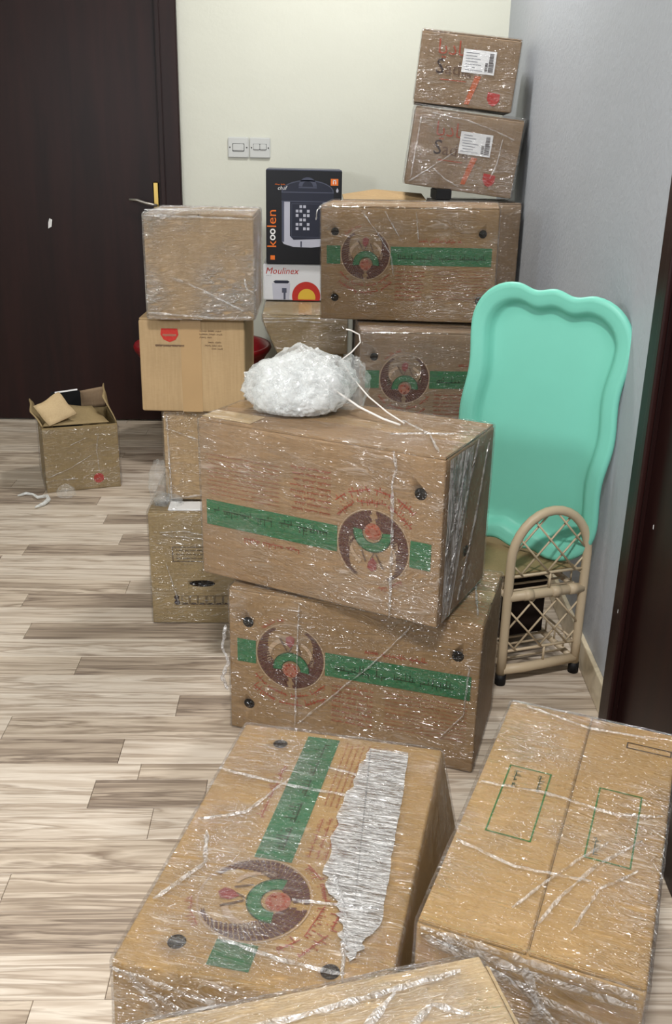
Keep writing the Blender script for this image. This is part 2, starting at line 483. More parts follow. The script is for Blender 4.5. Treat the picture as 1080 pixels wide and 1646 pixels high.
def script_word(rng, w, h):
    """strokes of a joined cursive word too small to read in the photo: baseline, stems, dots"""
    P = [rect(0, w, 0, h*0.14)]
    x = h*0.05
    while x < w-h*0.2:
        k = rng.random()
        if k < 0.35: P.append(rect(x, x+h*0.12, 0, h*rng.uniform(.55, 1)))
        elif k < 0.6: P.append(rect(x, x+h*0.12, 0, h*0.4))
        elif k < 0.8: P += [rect(x, x+h*0.36, h*0.32, h*0.42), rect(x, x+h*0.1, 0, h*0.4), rect(x+h*.28, x+h*0.38, 0, h*0.4)]
        else: P.append(rect(x, x+h*0.12, -h*0.35, h*0.1))
        if rng.random() < 0.5: P.append(rect(x, x+h*0.13, -h*0.3, -h*0.17) if rng.random() < .5 else rect(x, x+h*.13, h*.62, h*.75))
        x += h*rng.uniform(.3, .55)
    return P
def script_line(rng, u0, u1, v, h, fill=0.85):
    out = []; x = u0
    while x < u1:
        w = rng.uniform(2.2, 4.5)*h; w = min(w, u1-x)
        if w > h*0.8: out += [[(a+x, b+v) for a, b in q] for q in script_word(rng, w, h)]
        x += w+h*0.45/fill
    return out
def on_arc(polys, cu, cv, r, amid, flip=False):
    """bend polys laid out on a line (u centred on 0) round a circle"""
    out = []
    for q in polys:
        nq = []
        for a, b in q:
            if flip: th = amid+a/r; rr = r-b
            else: th = amid-a/r; rr = r+b
            nq.append((cu+rr*math.cos(th), cv+rr*math.sin(th)))
        out.append(nq)
    return out

# ---------------------------------------------------------------- cardboard box builder
def make_box(label, loc, rot, dim, mat='card', seed=1, film='film', holes=(), group=None, flaps=True,
             long_axis=None, puff=0.002, amp=0.002, taper=None, tape=True, film_dir=None, film_on=True, fstep=0.008, cat='box', name='cardboard_box'):
    w, d, h = dim
    rng = np.random.default_rng(seed)
    root = thing(name, label, cat, loc, rot, group); 
    hb = h-0.0045 if flaps else h
    ln = lownoise(rng, 9)
    me = rbox_mesh('body', w, d, hb, 0.005, 0.03, lambda P, N: -0.0012*(0.5+0.5*ln(P)), taper)
    body = link('body', me, [M[mat], M['card_in']], root)
    for fc, u, v, ru, rv in holes:                      # real holes cut through the board
        o, U, V, N = frame(fc, w, d, h)
        bm = bmesh.new(); n = 20; lo = []; hi = []
        for i in range(n):
            a = 2*PI*i/n; p = o+U*(u+ru*math.cos(a))+V*(v+rv*math.sin(a))
            lo.append(bm.verts.new(p-N*0.02)); hi.append(bm.verts.new(p+N*0.01))
        bm.faces.new(lo[::-1]); bm.faces.new(hi)
        for i in range(n): bm.faces.new((lo[i], lo[(i+1) % n], hi[(i+1) % n], hi[i]))
        bmesh.ops.recalc_face_normals(bm, faces=bm.faces[:])
        for f in bm.faces: f.material_index = 1
        cm = bpy.data.meshes.new('cut'); bm.to_mesh(cm); bm.free()
        cm.materials.append(M[mat]); cm.materials.append(M['card_in'])
        co = bpy.data.objects.new('cut', cm); COL.objects.link(co); co.parent = root
        md = body.modifiers.new('b', 'BOOLEAN'); md.operation = 'DIFFERENCE'; md.object = co; md.solver = 'EXACT'
        bpy.context.view_layer.update()
        nm = bpy.data.meshes.new_from_object(body.evaluated_get(bpy.context.evaluated_depsgraph_get()))
        body.modifiers.clear(); body.data = nm; bpy.data.objects.remove(co)
    if flaps:
        la = long_axis or ('x' if w >= d else 'y'); gap = 0.0012
        for s in (-1, 1):
            e = 0.0025
            if la == 'x': X0, X1, Y0, Y1 = -w/2+e, w/2-e, (gap if s > 0 else -d/2+e), (d/2-e if s > 0 else -gap)
            else: X0, X1, Y0, Y1 = (gap if s > 0 else -w/2+e), (w/2-e if s > 0 else -gap), -d/2+e, d/2-e
            fo = bevel_box('flap', X0, X1, Y0, Y1, hb-0.0005, h-0.0002, M[mat], root, 0.0012, 2)
            if taper is not None:
                P = np.array([v.co[:] for v in fo.data.vertices]); P = taper(P)
                for v, q in zip(fo.data.vertices, P): v.co = q
        if tape:
            tw = 0.024
            if la == 'x': bevel_box('tape', -w/2+.001, w/2-.001, -tw, tw, h-0.0003, h+0.0003, M['tape'], root, 0)
            else: bevel_box('tape', -tw, tw, -d/2+.001, d/2-.001, h-0.0003, h+0.0003, M['tape'], root, 0)
    if film_on:
        rn = ridgenoise(rng, 55, film_dir); rl = ridgenoise(rng, 16, film_dir); lo = lownoise(rng, 14)
        wd, dd, hh = w+2*puff, d+2*puff, h+puff+0.001
        def dsp(P, N): return amp*(0.55*rn(P)+0.9*rl(P)) + amp*0.3*lo(P)
        fm = rbox_mesh('shrink_wrap', wd, dd, hh, 0.007, fstep, dsp, taper)
        link('shrink_wrap', fm, M[film], root)
    box = root; box_dim[root.name] = dim
    return root
box_dim = {}
class BF(Face):
    def __init__(s, box, face, ang=0.0):
        s.box = box; s.o, s.u, s.v, s.n = frame(face, *box_dim[box.name]); s.c, s.s = math.cos(ang), math.sin(ang)

def band_print(box, face, ang, seed, text_red=True):
    """the carton's printing: green band, round wreath emblem, red and dark lines of script"""
    F = BF(box, face, ang); rng = random.Random(seed)
    cu, cv = -0.124, 0.028
    F.decal('green_band', [rect(-0.238, cu-0.0735, 0, 0.052), rect(cu+0.0735, 0.241, 0, 0.052)], M['green'])
    F.decal('band_text', script_line(rng, -0.03, 0.075, 0.017, 0.02)+script_line(rng, 0.09, 0.225, 0.018, 0.017), M['green_dk'], 0.0010)
    # emblem
    F.decal('emblem_ring', arcband(cu, cv, 0.0715, 0.0735, 0, 2*PI, 48), M['pale_ink'])
    wre = []; 
    for s in (-1, 1):
        for row in range(4):
            for k in range(24):
                t = (k+0.5*(row % 2))/24.0
                a = -PI/2+s*(0.12+t*2.55)
                thick = 0.029*math.sin(PI*min(1, 0.28+t*0.8))+0.006
                r1 = 0.070-row*thick/4; r0 = r1-thick/4*0.93
                da = 0.056
                wre.append([(cu+r0*math.cos(a-da), cv+r0*math.sin(a-da)), (cu+r1*math.cos(a-da*0.5), cv+r1*math.sin(a-da*0.5)), (cu+r1*math.cos(a+da*1.1), cv+r1*math.sin(a+da*1.1)), (cu+r0*math.cos(a+da*0.6), cv+r0*math.sin(a+da*0.6))])
    F.decal('emblem_wreath', wre, M['maroon'], 0.0009)
    F.decal('emblem_pale', arcband(cu-0.005, cv-0.004, 0.036, 0.045, PI*0.62, PI*1.12, 10)+arcband(cu+0.006, cv-0.004, 0.037, 0.044, -0.25, PI*0.36, 10), M['pale_ink'], 0.0009)
    F.decal('emblem_arch', arcband(cu+0.002, cv-0.028, 0.021, 0.037, -0.1, PI+0.1, 18), M['green'], 0.0011)
    F.decal('emblem_arch_edge', arcband(cu+0.002, cv-0.028, 0.037, 0.039, -0.1, PI+0.1, 18)+arcband(cu+0.002, cv-0.028, 0.0195, 0.021, -0.1, PI+0.1, 18), M['green_dk'], 0.0012)
    dots = []
    for k in range(26):
        a = rng.uniform(0, 6.28); r = rng.uniform(.3, 1)**.5*0.014
        dots.append(disc(cu+0.001+r*math.cos(a), cv-0.030+r*math.sin(a), 0.0022, 7))
    F.decal('emblem_disc', [disc(cu+0.001, cv-0.030, 0.0165, 20)], M['pink_ink'], 0.0010)
    F.decal('emblem_dots', dots, M['red_ink'], 0.0012)
    F.decal('emblem_flower', [[(cu-.009, cv+.030), (cu+.000, cv+.020), (cu+.008, cv+.031), (cu+.010, cv+.043), (cu+.001, cv+.049), (cu-.009, cv+.043)]], M['flower_ink'], 0.0011)
    F.decal('emblem_stem', [[(cu-.024, cv+.038), (cu-.008, cv+.012), (cu-.005, cv+.013), (cu-.020, cv+.040)], [(cu-.004, cv+.012), (cu+.003, cv+.026), (cu+.005, cv+.025), (cu-.001, cv+.012)], [(cu+.012, cv+.03), (cu+.022, cv+.008), (cu+.024, cv+.01), (cu+.015, cv+.032)]], M['brown_ink'], 0.0011)
    # text bent round the emblem
    F.decal('arc_text', on_arc(script_line(rng, -0.085, 0.085, -0.004, 0.013), cu, cv, 0.087, -PI/2, True)+on_arc(script_line(rng, -0.085, 0.085, -0.004, 0.015), cu, cv, 0.108, -PI/2, True)
            + on_arc(script_line(rng, -0.055, 0.0, -0.004, 0.009), cu, cv, 0.084, PI*0.55), M['red_ink'])
    if text_red:
        F.decal('red_text', script_line(rng, 0.03, 0.155, 0.066, 0.012), M['red_ink'])
        blk = []
        for k in range(8): blk += script_line(rng, -0.035, 0.050, -0.020-k*0.0115, 0.0070)
        for k in range(10): blk += script_line(rng, 0.075, 0.238, -0.015-k*0.0088, 0.0034)
        F.decal('small_red_text', blk, M['red_ink'])
    return F

def creases(box, face, lines, wid=0.004, ws=0.6, mat='crease', off=0.0045, rngseed=3):
    """folded seams of film lying on a face, each a polyline in face coordinates"""
    o, U, V, N = frame(face, *box_dim[box.name]); rr = random.Random(rngseed)
    for ln in lines:
        pts = []
        for i in range(len(ln)-1):
            (a, b), (c, d) = ln[i], ln[i+1]; L = math.hypot(c-a, d-b); n = max(2, int(L/0.012))
            for k in range(n):
                t = k/n; pts.append(o+U*(a+(c-a)*t+rr.uniform(-.0008, .0008))+V*(b+(d-b)*t+rr.uniform(-.0008, .0008))+N*off)
        pts.append(o+U*ln[-1][0]+V*ln[-1][1]+N*off)
        ribbon('film_fold', pts, tuple(N), wid*ws, M[mat], box, 0.0012)

def film_tail(box, pts, r, mat='crease', seed=1):
    """a loose twist of film: a crumpled tapering rope"""
    rr = random.Random(seed); P = [Vector(p) for p in pts]; out = []; tp = []
    for i in range(len(P)-1):
        for k in range(6):
            t = k/6; q = P[i].lerp(P[i+1], t); out.append(q+Vector([rr.uniform(-1, 1)*r*0.3 for _ in range(3)])); tp.append(rr.uniform(.5, 1.3))
    out.append(P[-1]); tp.append(0.3); tp[0] = 0.4
    return tube('film_tail', out, r, M[mat], box, 7, taper=tp)

# ================================================================ SETTING
YB = 4.178                                           # back wall
def xw(y): return 0.80 + (y-4.178)*0.0559             # right wall line
CEIL = 2.75

def slab(name, quad, z0, z1, mat):
    vs = [(x, y, z0) for x, y in quad]+[(x, y, z1) for x, y in quad]
    return pydata(name, vs, [(3, 2, 1, 0), (4, 5, 6, 7), (0, 1, 5, 4), (1, 2, 6, 5), (2, 3, 7, 6), (3, 0, 4, 7)], mat)
YF = -1.6; XL = -2.3
floor = struct(slab('floor', [(XL, YF), (xw(YF), YF), (xw(YB), YB), (XL, YB)], -0.06, -0.0035, M['joint']))
struct(slab('wall_back', [(XL-.1, YB), (xw(YB)+.1, YB), (xw(YB)+.1, YB+0.1), (XL-.1, YB+0.1)], -0.06, CEIL, M['wall_back']))
struct(slab('wall_right', [(xw(YF), YF), (xw(YF)+.1, YF), (xw(YB)+.1, YB), (xw(YB), YB)], -0.06, CEIL, M['wall_right']))
struct(slab('wall_left', [(XL-.1, YF), (XL, YF), (XL, YB), (XL-.1, YB)], -0.06, CEIL, M['wall_back']))
struct(slab('ceiling', [(XL-.1, YF), (xw(YF)+.1, YF), (xw(YB)+.1, YB+.1), (XL-.1, YB+.1)], CEIL, CEIL+0.08, M['ceiling']))

# floor planks (laminate strips running left to right)
rows = [1.569, 1.621, 1.707, 1.791, 1.876, 1.963, 2.049, 2.136, 2.224]
while rows[-1] < YB-0.09: rows.append(rows[-1]+0.0862)
rows.append(YB-0.0005)
lo = 1.483
while lo > 0.4: rows.insert(0, lo); lo -= 0.0856
known = {   # row centre y: list of (joint x, tone right of it), first entry = tone at the left
    2.18: ['l', (-0.683, 'd')], 2.005: ['m', (-0.52, 'd'), (-0.1, 'm')], 1.83: ['l', (-0.266, 'd')], 1.746: ['l', (-0.612, 'm')],
    1.663: ['d', (-0.359, 'l')], 1.525: ['l', (-0.39, 'd'), (-0.176, 'l')], 1.44: ['l'], 1.355: ['m'], 1.27: ['l', (-0.48, 'm')], 1.183: ['d'], 1.098: ['l'], 1.012: ['m'],
    2.44: ['m', (-0.477, 'l')], 2.353: ['m', (-0.736, 'd')], 2.267: ['l'], 2.72: ['m', (-0.826, 'd')], 2.79: ['l', (-0.557, 'd')],
    2.96: ['l', (-0.637, 'd')], 3.14: ['d', (-0.693, 'l')], 3.31: ['m', (-1.029, 'l')], 3.23: ['m'], 1.595: ['l'], 1.92: ['l'], 2.09: ['l'], 2.54: ['l'], 2.62: ['l']}
rp = random.Random(11)
XP0 = -1.62
def plank(x0, x1, y0, y1, tone, parent, name='plank'):
    gp = 0.0004; z = rp.uniform(-0.0003, 0.0)
    cx, cy = (x0+x1)/2, (y0+y1)/2; a, b = (x1-x0)/2-gp, (y1-y0)/2-gp; c = 0.0008
    vs = [(-a, -b, -0.004), (a, -b, -0.004), (a, b, -0.004), (-a, b, -0.004), (-a, -b, -c), (a, -b, -c), (a, b, -c), (-a, b, -c), (-a+c, -b+c, 0), (a-c, -b+c, 0), (a-c, b-c, 0), (-a+c, b-c, 0)]
    fs = [(0, 1, 5, 4), (1, 2, 6, 5), (2, 3, 7, 6), (3, 0, 4, 7), (4, 5, 9, 8), (5, 6, 10, 9), (6, 7, 11, 10), (7, 4, 8, 11), (8, 9, 10, 11)]
    o = pydata(name, vs, fs, M['plank_'+tone], parent); o.location = (cx, cy, z); return o
nplank = 0
for i in range(len(rows)-1):
    y0, y1 = rows[i], rows[i+1]; yc = (y0+y1)/2; xe = xw(y0)-0.001
    kk = [k for k in known if abs(k-yc) < 0.035]
    if kk:
        sp = known[min(kk, key=lambda k: abs(k-yc))]
        cuts = [(XP0, rp.choice('lm'))]; left_first = sp[1][0] if len(sp) > 1 else -0.3
        cuts = [(XP0, rp.choice('md')), (max(XP0+.2, left_first-rp.uniform(.55, .7)), sp[0])]+[(x, t) for x, t in sp[1:]]
        x = cuts[-1][0]+rp.uniform(.6, .9)
    else:
        cuts = []; x = XP0; 
    while x < xe-0.12:
        cuts.append((x, rp.choice('lllmmmd'))); x += rp.uniform(0.5, 1.0)
    for j, (x, t) in enumerate(cuts):
        x1 = cuts[j+1][0] if j+1 < len(cuts) else xe
        if x1-x > 0.01: plank(x, x1, y0, y1, t, floor); nplank += 1
# the laminate beyond what the picture shows
vs, fs = [], []
def addq(x0, x1, y0, y1):
    k = len(vs); gp = .0005
    vs.extend([(x0+gp, y0+gp, 0), (x1-gp, y0+gp, 0), (x1-gp, y1-gp, 0), (x0+gp, y1-gp, 0), (x0+gp, y0+gp, -.0034), (x1-gp, y0+gp, -.0034), (x1-gp, y1-gp, -.0034), (x0+gp, y1-gp, -.0034)])
    for q in ((0, 1, 2, 3), (0, 4, 5, 1), (1, 5, 6, 2), (2, 6, 7, 3), (3, 7, 4, 0)): fs.append(tuple(k+i for i in q))
y = rows[0]
while y > YF+0.09:
    x = XL+rp.uniform(-.4, 0)
    while x < xw(y-.086)-.01:
        x1 = min(x+rp.uniform(.4, .8), xw(y-.086)-.001); addq(max(x, XL+.001), x1, y-0.0856, y); x = x1
    y -= 0.0856
for i in range(len(rows)-1): addq(XL+.001, XP0, rows[i], rows[i+1])
o = pydata('planks', vs, fs, M['plank_m'], floor); o['kind'] = 'stuff'

# skirting on the right wall, stopping at the door frame, and on the back wall
def wallstrip(name, y0, y1, t, z0, z1, mat, off=0.0):
    q = [(xw(y0)-t-off, y0), (xw(y0)-off, y0), (xw(y1)-off, y1), (xw(y1)-t-off, y1)]
    return slab(name, q, z0, z1, mat)
o = struct(wallstrip('baseboard_right', 1.745, YB, 0.012, 0.0, 0.072, M['stone']))
md = o.modifiers.new('bev', 'BEVEL'); md.width = 0.003; md.segments = 2
o = struct(slab('baseboard_back', [(-0.49, YB-0.012), (xw(YB)-0.013, YB-0.012), (xw(YB)-0.013, YB-.0002), (-0.49, YB-.0002)], 0.0, 0.072, M['stone']))
md = o.modifiers.new('bev', 'BEVEL'); md.width = 0.003; md.segments = 2

# door in the back wall
door1 = struct(thing('door_1', 'x', 'x', (-1.04, YB, 0))); del door1['label']; del door1['category']
bevel_box('door_leaf', -0.46, 0.458, -0.022, -0.001, 0.006, 2.08, M['darkwood'], door1, 0.002)
bevel_box('frame_jamb', 0.460, 0.545, -0.034, -0.001, 0.001, 2.16, M['darkwood'], door1, 0.004, 3)
bevel_box('frame_bead', 0.462, 0.482, -0.042, -0.034, 0.001, 2.08, M['darkwood'], door1, 0.003, 3)
bevel_box('frame_jamb', -0.545, -0.462, -0.034, -0.001, 0.001, 2.16, M['darkwood'], door1, 0.004, 3)
bevel_box('frame_head', -0.545, 0.545, -0.036, -0.001, 2.085, 2.17, M['darkwood'], door1, 0.004, 3)
hd = bevel_box('handle_plate', 0.428, 0.452, -0.030, -0.022, 0.80, 1.005, M['brass'], door1, 0.004, 3)
tube('handle_lever', [(0.44, -0.03, 0.915), (0.44, -0.052, 0.915), (0.43, -0.056, 0.917), (0.40, -0.056, 0.924), (0.365, -0.055, 0.935), (0.335, -0.053, 0.936)], 0.006, M['steel'], hd, 8)
pydata('paint_chip', [(-0.008, -0.0232, 0.815), (0.006, -0.0232, 0.822), (0.011, -0.0232, 0.85), (0.0, -0.0232, 0.855), (-0.006, -0.0232, 0.838)], [(0, 1, 2, 3, 4)], M['paper'], door1)

# door in the right wall
door2 = struct(thing('door_2', 'x', 'x', (0, 0, 0))); del door2['label']; del door2['category']
o = wallstrip('frame_jamb', 1.655, 1.742, 0.030, 0.001, 2.16, M['darkwood']); o.parent = door2
md = o.modifiers.new('bev', 'BEVEL'); md.width = 0.005; md.segments = 3
o = wallstrip('frame_bead', 1.640, 1.666, 0.012, 0.001, 2.10, M['darkwood'], 0.030); o.parent = door2
md = o.modifiers.new('bev', 'BEVEL'); md.width = 0.004; md.segments = 3
o = wallstrip('door_leaf', 0.745, 1.654, 0.018, 0.004, 2.07, M['darkwood']); o.parent = door2
o = wallstrip('frame_jamb', 0.66, 0.744, 0.030, 0.001, 2.16, M['darkwood']); o.parent = door2
o = wallstrip('frame_head', 0.66, 1.742, 0.031, 2.075, 2.17, M['darkwood']); o.parent = door2
for (yy, zz, s) in ((1.70, 0.30, .004), (1.69, 0.125, .003), (1.685, 0.09, .004), (1.60, 0.52, .004)):
    x = xw(yy)-0.0306 if yy > 1.666 else xw(yy)-0.0186
    pydata('paint_fleck', [(x, yy-s*.6, zz-s), (x, yy+s*.5, zz-s*.8), (x, yy+s*.4, zz+s), (x, yy-s*.4, zz+s*1.3)], [(3, 2, 1, 0)], M['paper'], door2)

# switch plates
def plate(xc, label, kind):
    t = thing('light_switch', label, 'switch', (xc, YB, 1.143), (0, 0, 0), 'switch plates on the back wall')
    bevel_box('plate', -0.042, 0.042, -0.009, -0.0002, -0.039, 0.039, M['switch'], t, 0.003, 3)
    if kind == 0:
        bevel_box('rocker_surround', -0.024, 0.024, -0.0105, -0.008, -0.015, 0.015, M['switch_dk'], t, 0.001)
        bevel_box('rocker', -0.022, 0.022, -0.0135, -0.009, -0.013, 0.013, M['switch'], t, 0.002)
    else:
        bevel_box('rocker_surround', -0.027, 0.027, -0.0105, -0.008, -0.008, 0.015, M['switch_dk'], t, 0.001)
        for k in range(2): bevel_box('rocker', -0.026+k*0.0265, -0.001+k*0.0265, -0.0135, -0.009, -0.007, 0.014, M['switch'], t, 0.002)
    for s in (-1, 1):
        tube('screw', [(s*0.034, -0.0085, 0), (s*0.034, -0.0100, 0)], 0.0028, M['switch_dk'], t, 8)
plate(-0.264, 'pale grey wall switch plate with one wide rocker, nearer the door', 'a' and 0)
plate(-0.177, 'pale grey wall switch plate with two small rockers, farther from the door', 1)

# ================================================================ BOXES
BIG = (0.513, 0.256, 0.326)
hol3 = [('front', -0.214, 0.091, 0.0115, 0.0115), ('front', -0.214, -0.098, 0.0115, 0.0115), ('front', 0.212, 0.091, 0.0115, 0.0115)]
GB = 'green-banded cartons'

# B: lower box of the middle pair
B = make_box('green-banded carton on the floor, directly under the carton carrying the white plastic heap', (0.14, 1.789, 0), (0, 0, -0.329), BIG, 'card', 21, 'film_light', hol3, GB, amp=0.002)
band_print(B, 'front', 0, 5)
creases(B, 'front', [[(0.12, 0.14), (0.05, 0.05), (-0.105, -0.12)], [(-0.105, 0.15), (-0.112, -0.13)], [(0.236, 0.08), (0.232, -0.03), (0.19, -0.09)]], 0.003)
creases(B, 'top', [[(0.2, 0.1), (0.24, -0.1)]], 0.004)
film_tail(B, [(-0.262, -0.13, 0.24), (-0.268, -0.135, 0.19), (-0.256, -0.136, 0.16), (-0.270, -0.134, 0.12), (-0.262, -0.13, 0.09)], 0.0042)

# A: upper box, printed upside down, turned further and overhanging
A = make_box('carton with upside-down emblem and green band, white plastic heap on top', (0.087, 1.794, 0.3325), (-0.001, -0.004, -0.509), BIG, 'card_red', 22, 'film',
             [('front', 0.212, 0.09, 0.0115, 0.0115), ('right', 0.008, -0.058, 0.013, 0.011)], GB, amp=0.002)
band_print(A, 'front', PI, 9)
creases(A, 'front', [[(0.160, 0.163), (0.166, 0.13), (0.159, 0.10), (0.163, 0.0), (0.164, -0.16)]], 0.0045)
creases(A, 'top', [[(0.24, -0.12), (0.18, -0.02), (0.1, 0.04)], [(0.22, 0.0), (0.16, -0.03), (0.12, -0.06)]], 0.004)
creases(A, 'right', [[(-0.12, 0.15), (-0.06, 0.0), (-0.10, -0.15)], [(0.02, 0.16), (-0.05, 0.02), (-0.11, -0.10)], [(-0.03, 0.15), (-0.085, 0.03), (-0.12, -0.02)], [(0.08, 0.14), (0.03, 0.0), (-0.04, -0.14)]], 0.006)
BF(A, 'right', 0).decal('milky_glare_film', [[(-0.118, -0.155), (-0.075, -0.155), (-0.045, -0.06), (-0.02, 0.03), (0.0, 0.155), (-0.07, 0.158), (-0.12, 0.158)]], M['side_glare'], 0.0045)  # bright glare on this side, painted as a milky patch
bevel_box('tape_end', -0.256, -0.145, -0.115, -0.060, 0.3262, 0.3272, M['card_edge'], A, 0.0003)

# C: carton lying on its back, printed face up
def taperC(P):
    k = 1-P[:, 2]/0.256; Q = P.copy()
    Q[:, 0] += np.where(P[:, 0] > 0, 0.002+0.05*np.clip(P[:, 1]/0.513+0.5, 0, 1), -0.012)*k*np.abs(P[:, 0])/0.163
    return Q
CC = make_box('carton lying with green band and emblem facing up, in front of the stacked pair', (0.008, 1.08, 0.004), (0, -0.014, -0.257), (0.326, 0.513, 0.256), 'card_gold', 23, 'film_busy_x',
              [('top', -0.091, 0.212, 0.0115, 0.0115), ('top', -0.098, -0.212, 0.0115, 0.0115), ('top', 0.091, -0.214, 0.0115, 0.0115)], GB, flaps=False, taper=taperC, fstep=0.006, amp=0.002)
FC = band_print(CC, 'top', PI/2, 14)
BF(CC, 'top', 0)
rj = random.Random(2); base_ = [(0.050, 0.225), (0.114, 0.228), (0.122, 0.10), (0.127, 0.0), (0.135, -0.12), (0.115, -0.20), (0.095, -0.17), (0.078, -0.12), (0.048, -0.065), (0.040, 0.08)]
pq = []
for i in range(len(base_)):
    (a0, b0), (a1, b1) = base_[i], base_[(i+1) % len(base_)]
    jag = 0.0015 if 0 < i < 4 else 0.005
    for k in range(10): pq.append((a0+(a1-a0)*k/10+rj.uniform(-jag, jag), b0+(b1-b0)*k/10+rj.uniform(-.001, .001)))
fo = BF(CC, 'top', 0).decal('milky_glare_film', [pq], M['patch'], 0.0050)  # overlapping film, its glare painted in as milky white
creases(CC, 'top', [[(-0.16, 0.12), (-0.05, 0.105), (0.05, 0.10), (0.12, 0.09)], [(0.06, -0.06), (0.09, -0.13), (0.11, -0.235)], [(-0.15, 0.0), (-0.09, 0.03), (-0.05, 0.12)], [(-0.15, -0.16), (-0.11, -0.08), (-0.13, -0.02)],
                     [(0.0, 0.16), (0.06, 0.15), (0.1, 0.17)], [(0.02, -0.12), (0.07, -0.115), (0.13, -0.11)], [(-0.05, -0.2), (0.03, -0.215), (0.11, -0.22)]], 0.0045)
creases(CC, 'front', [[(-0.16, 0.125), (-0.05, 0.06), (-0.02, -0.1)], [(-0.155, 0.12), (0.0, 0.09), (0.15, 0.07)], [(-0.14, 0.12), (-0.08, 0.03), (-0.06, -0.1)]], 0.008)

# D: upright-standing carton, taped lid up
DD = make_box('brown carton with two thin green rectangles on its lid, nearest the right-hand door', (0.355, 1.045, 0.0), (0, 0, -0.412), (0.256, 0.513, 0.326), 'card_gold', 24, 'film_busy', [], GB, amp=0.002,
              fstep=0.006, tape=False)
F = BF(DD, 'top', 0)
F.decal('green_rectangle', rect_line(-0.092, -0.032, -0.073, 0.082, 0.0022), M['line_green'])
F.decal('green_rectangle', rect_line(0.034, 0.092, -0.074, 0.079, 0.0022), M['line_green'])
rr_ = random.Random(4)
F2t = BF(DD, 'top', -PI/2)
F2t.decal('script_mark', script_line(rr_, -0.072, -0.03, -0.080, 0.009)+script_line(rr_, -0.072, -0.03, -0.046, 0.009), M['green_dk'])
F2t.decal('script_mark', script_line(rr_, 0.03, 0.066, 0.044, 0.009), M['green_dk'])
F.decal('hand_slot_fold', rect_line(0.058, 0.122, 0.192, 0.208, 0.0018), M['dark_ink'])
F.decal('lid_tape', [rect(0.001, 0.0015, -0.25, 0.25)], M['card_in'], 0.0008)
creases(DD, 'top', [[(-0.12, 0.02), (-0.03, 0.03), (0.06, 0.02), (0.12, 0.04)], [(0.0, -0.22), (0.02, -0.16), (0.05, -0.09), (0.1, -0.02)], [(-0.03, -0.2), (0.0, -0.14), (0.04, -0.07), (0.06, -0.04)],
                     [(0.04, -0.21), (0.06, -0.13), (0.1, -0.08)], [(-0.12, -0.11), (-0.04, -0.13), (0.05, -0.12)], [(-0.1, 0.24), (0.0, 0.215), (0.1, 0.225)]], 0.0035)
creases(DD, 'front', [[(-0.12, 0.15), (-0.05, 0.13), (0.03, 0.11), (0.12, 0.10)], [(-0.11, 0.155), (0.0, 0.14), (0.12, 0.14)], [(-0.1, 0.15), (0.0, 0.12), (0.06, 0.06)], [(-0.12, 0.16), (0.12, 0.155)], [(0.0, 0.15), (0.02, 0.1), (-0.02, -0.1)]], 0.009)

# E: nearest carton, only its back corner is in the frame
th = math.atan2(0.077, 0.335)
c_, s_ = math.cos(th), math.sin(th)
ew, ed = 0.46, 0.34
cx = 0.183-c_*ew/2+s_*ed/2; cy = 0.739-s_*ew/2-c_*ed/2
EE = make_box('pale brown film-wrapped carton closest to the camera, cut off by the bottom edge', (cx, cy, 0), (0, 0, th), (ew, ed, 0.40), 'card_edge', 25, 'film_busy_x', [], 'plain wrapped cartons', amp=0.002, fstep=0.006, tape=False)
creases(EE, 'top', [[(0.05, 0.11), (0.12, 0.09), (0.16, 0.12), (0.19, 0.10)], [(0.0, 0.08), (0.08, 0.10), (0.13, 0.14)], [(0.1, 0.05), (0.16, 0.085), (0.2, 0.07)], [(-0.1, 0.13), (0.05, 0.137), (0.2, 0.15)]], 0.006)
bevel_box('flap_edge', ew/2-0.002, ew/2+0.004, -ed/2+.01, ed/2-0.012, 0.375, 0.397, M['card_edge'], EE, 0.002)

# I: banded carton on the far right stack, J below it, and the hidden carton under J
I = make_box('green-banded carton with emblem upright, right beside the black appliance box', (0.328, 3.002, 0.672), (0.012, -0.012, -0.16), BIG, 'card', 26, 'film', hol3+[('front', 0.212, -0.098, 0.0115, 0.0115)], GB, amp=0.002)
band_print(I, 'front', 0, 31)
creases(I, 'front', [[(-0.14, 0.155), (-0.09, 0.09), (-0.05, 0.03), (-0.04, -0.03)], [(-0.07, 0.15), (-0.02, 0.07)], [(0.02, 0.15), (0.03, 0.06)]], 0.003)
film_tail(I, [(-0.255, -0.125, 0.325), (-0.266, -0.135, 0.31), (-0.27, -0.132, 0.285)], 0.003)
J = make_box('brown banded carton half hidden behind the heap of white plastic', (0.421, 2.87, 0.336), (0, 0, 0), BIG, 'card_dull', 27, 'film', hol3, GB, amp=0.002)
band_print(J, 'front', 0, 33)
J2 = make_box('plain carton at the bottom of the stack behind the green tray', (0.415, 2.87, 0.0), (0, 0, 0.0), (0.513, 0.256, 0.329), 'card_dull', 28, 'film_light', [], 'plain wrapped cartons')

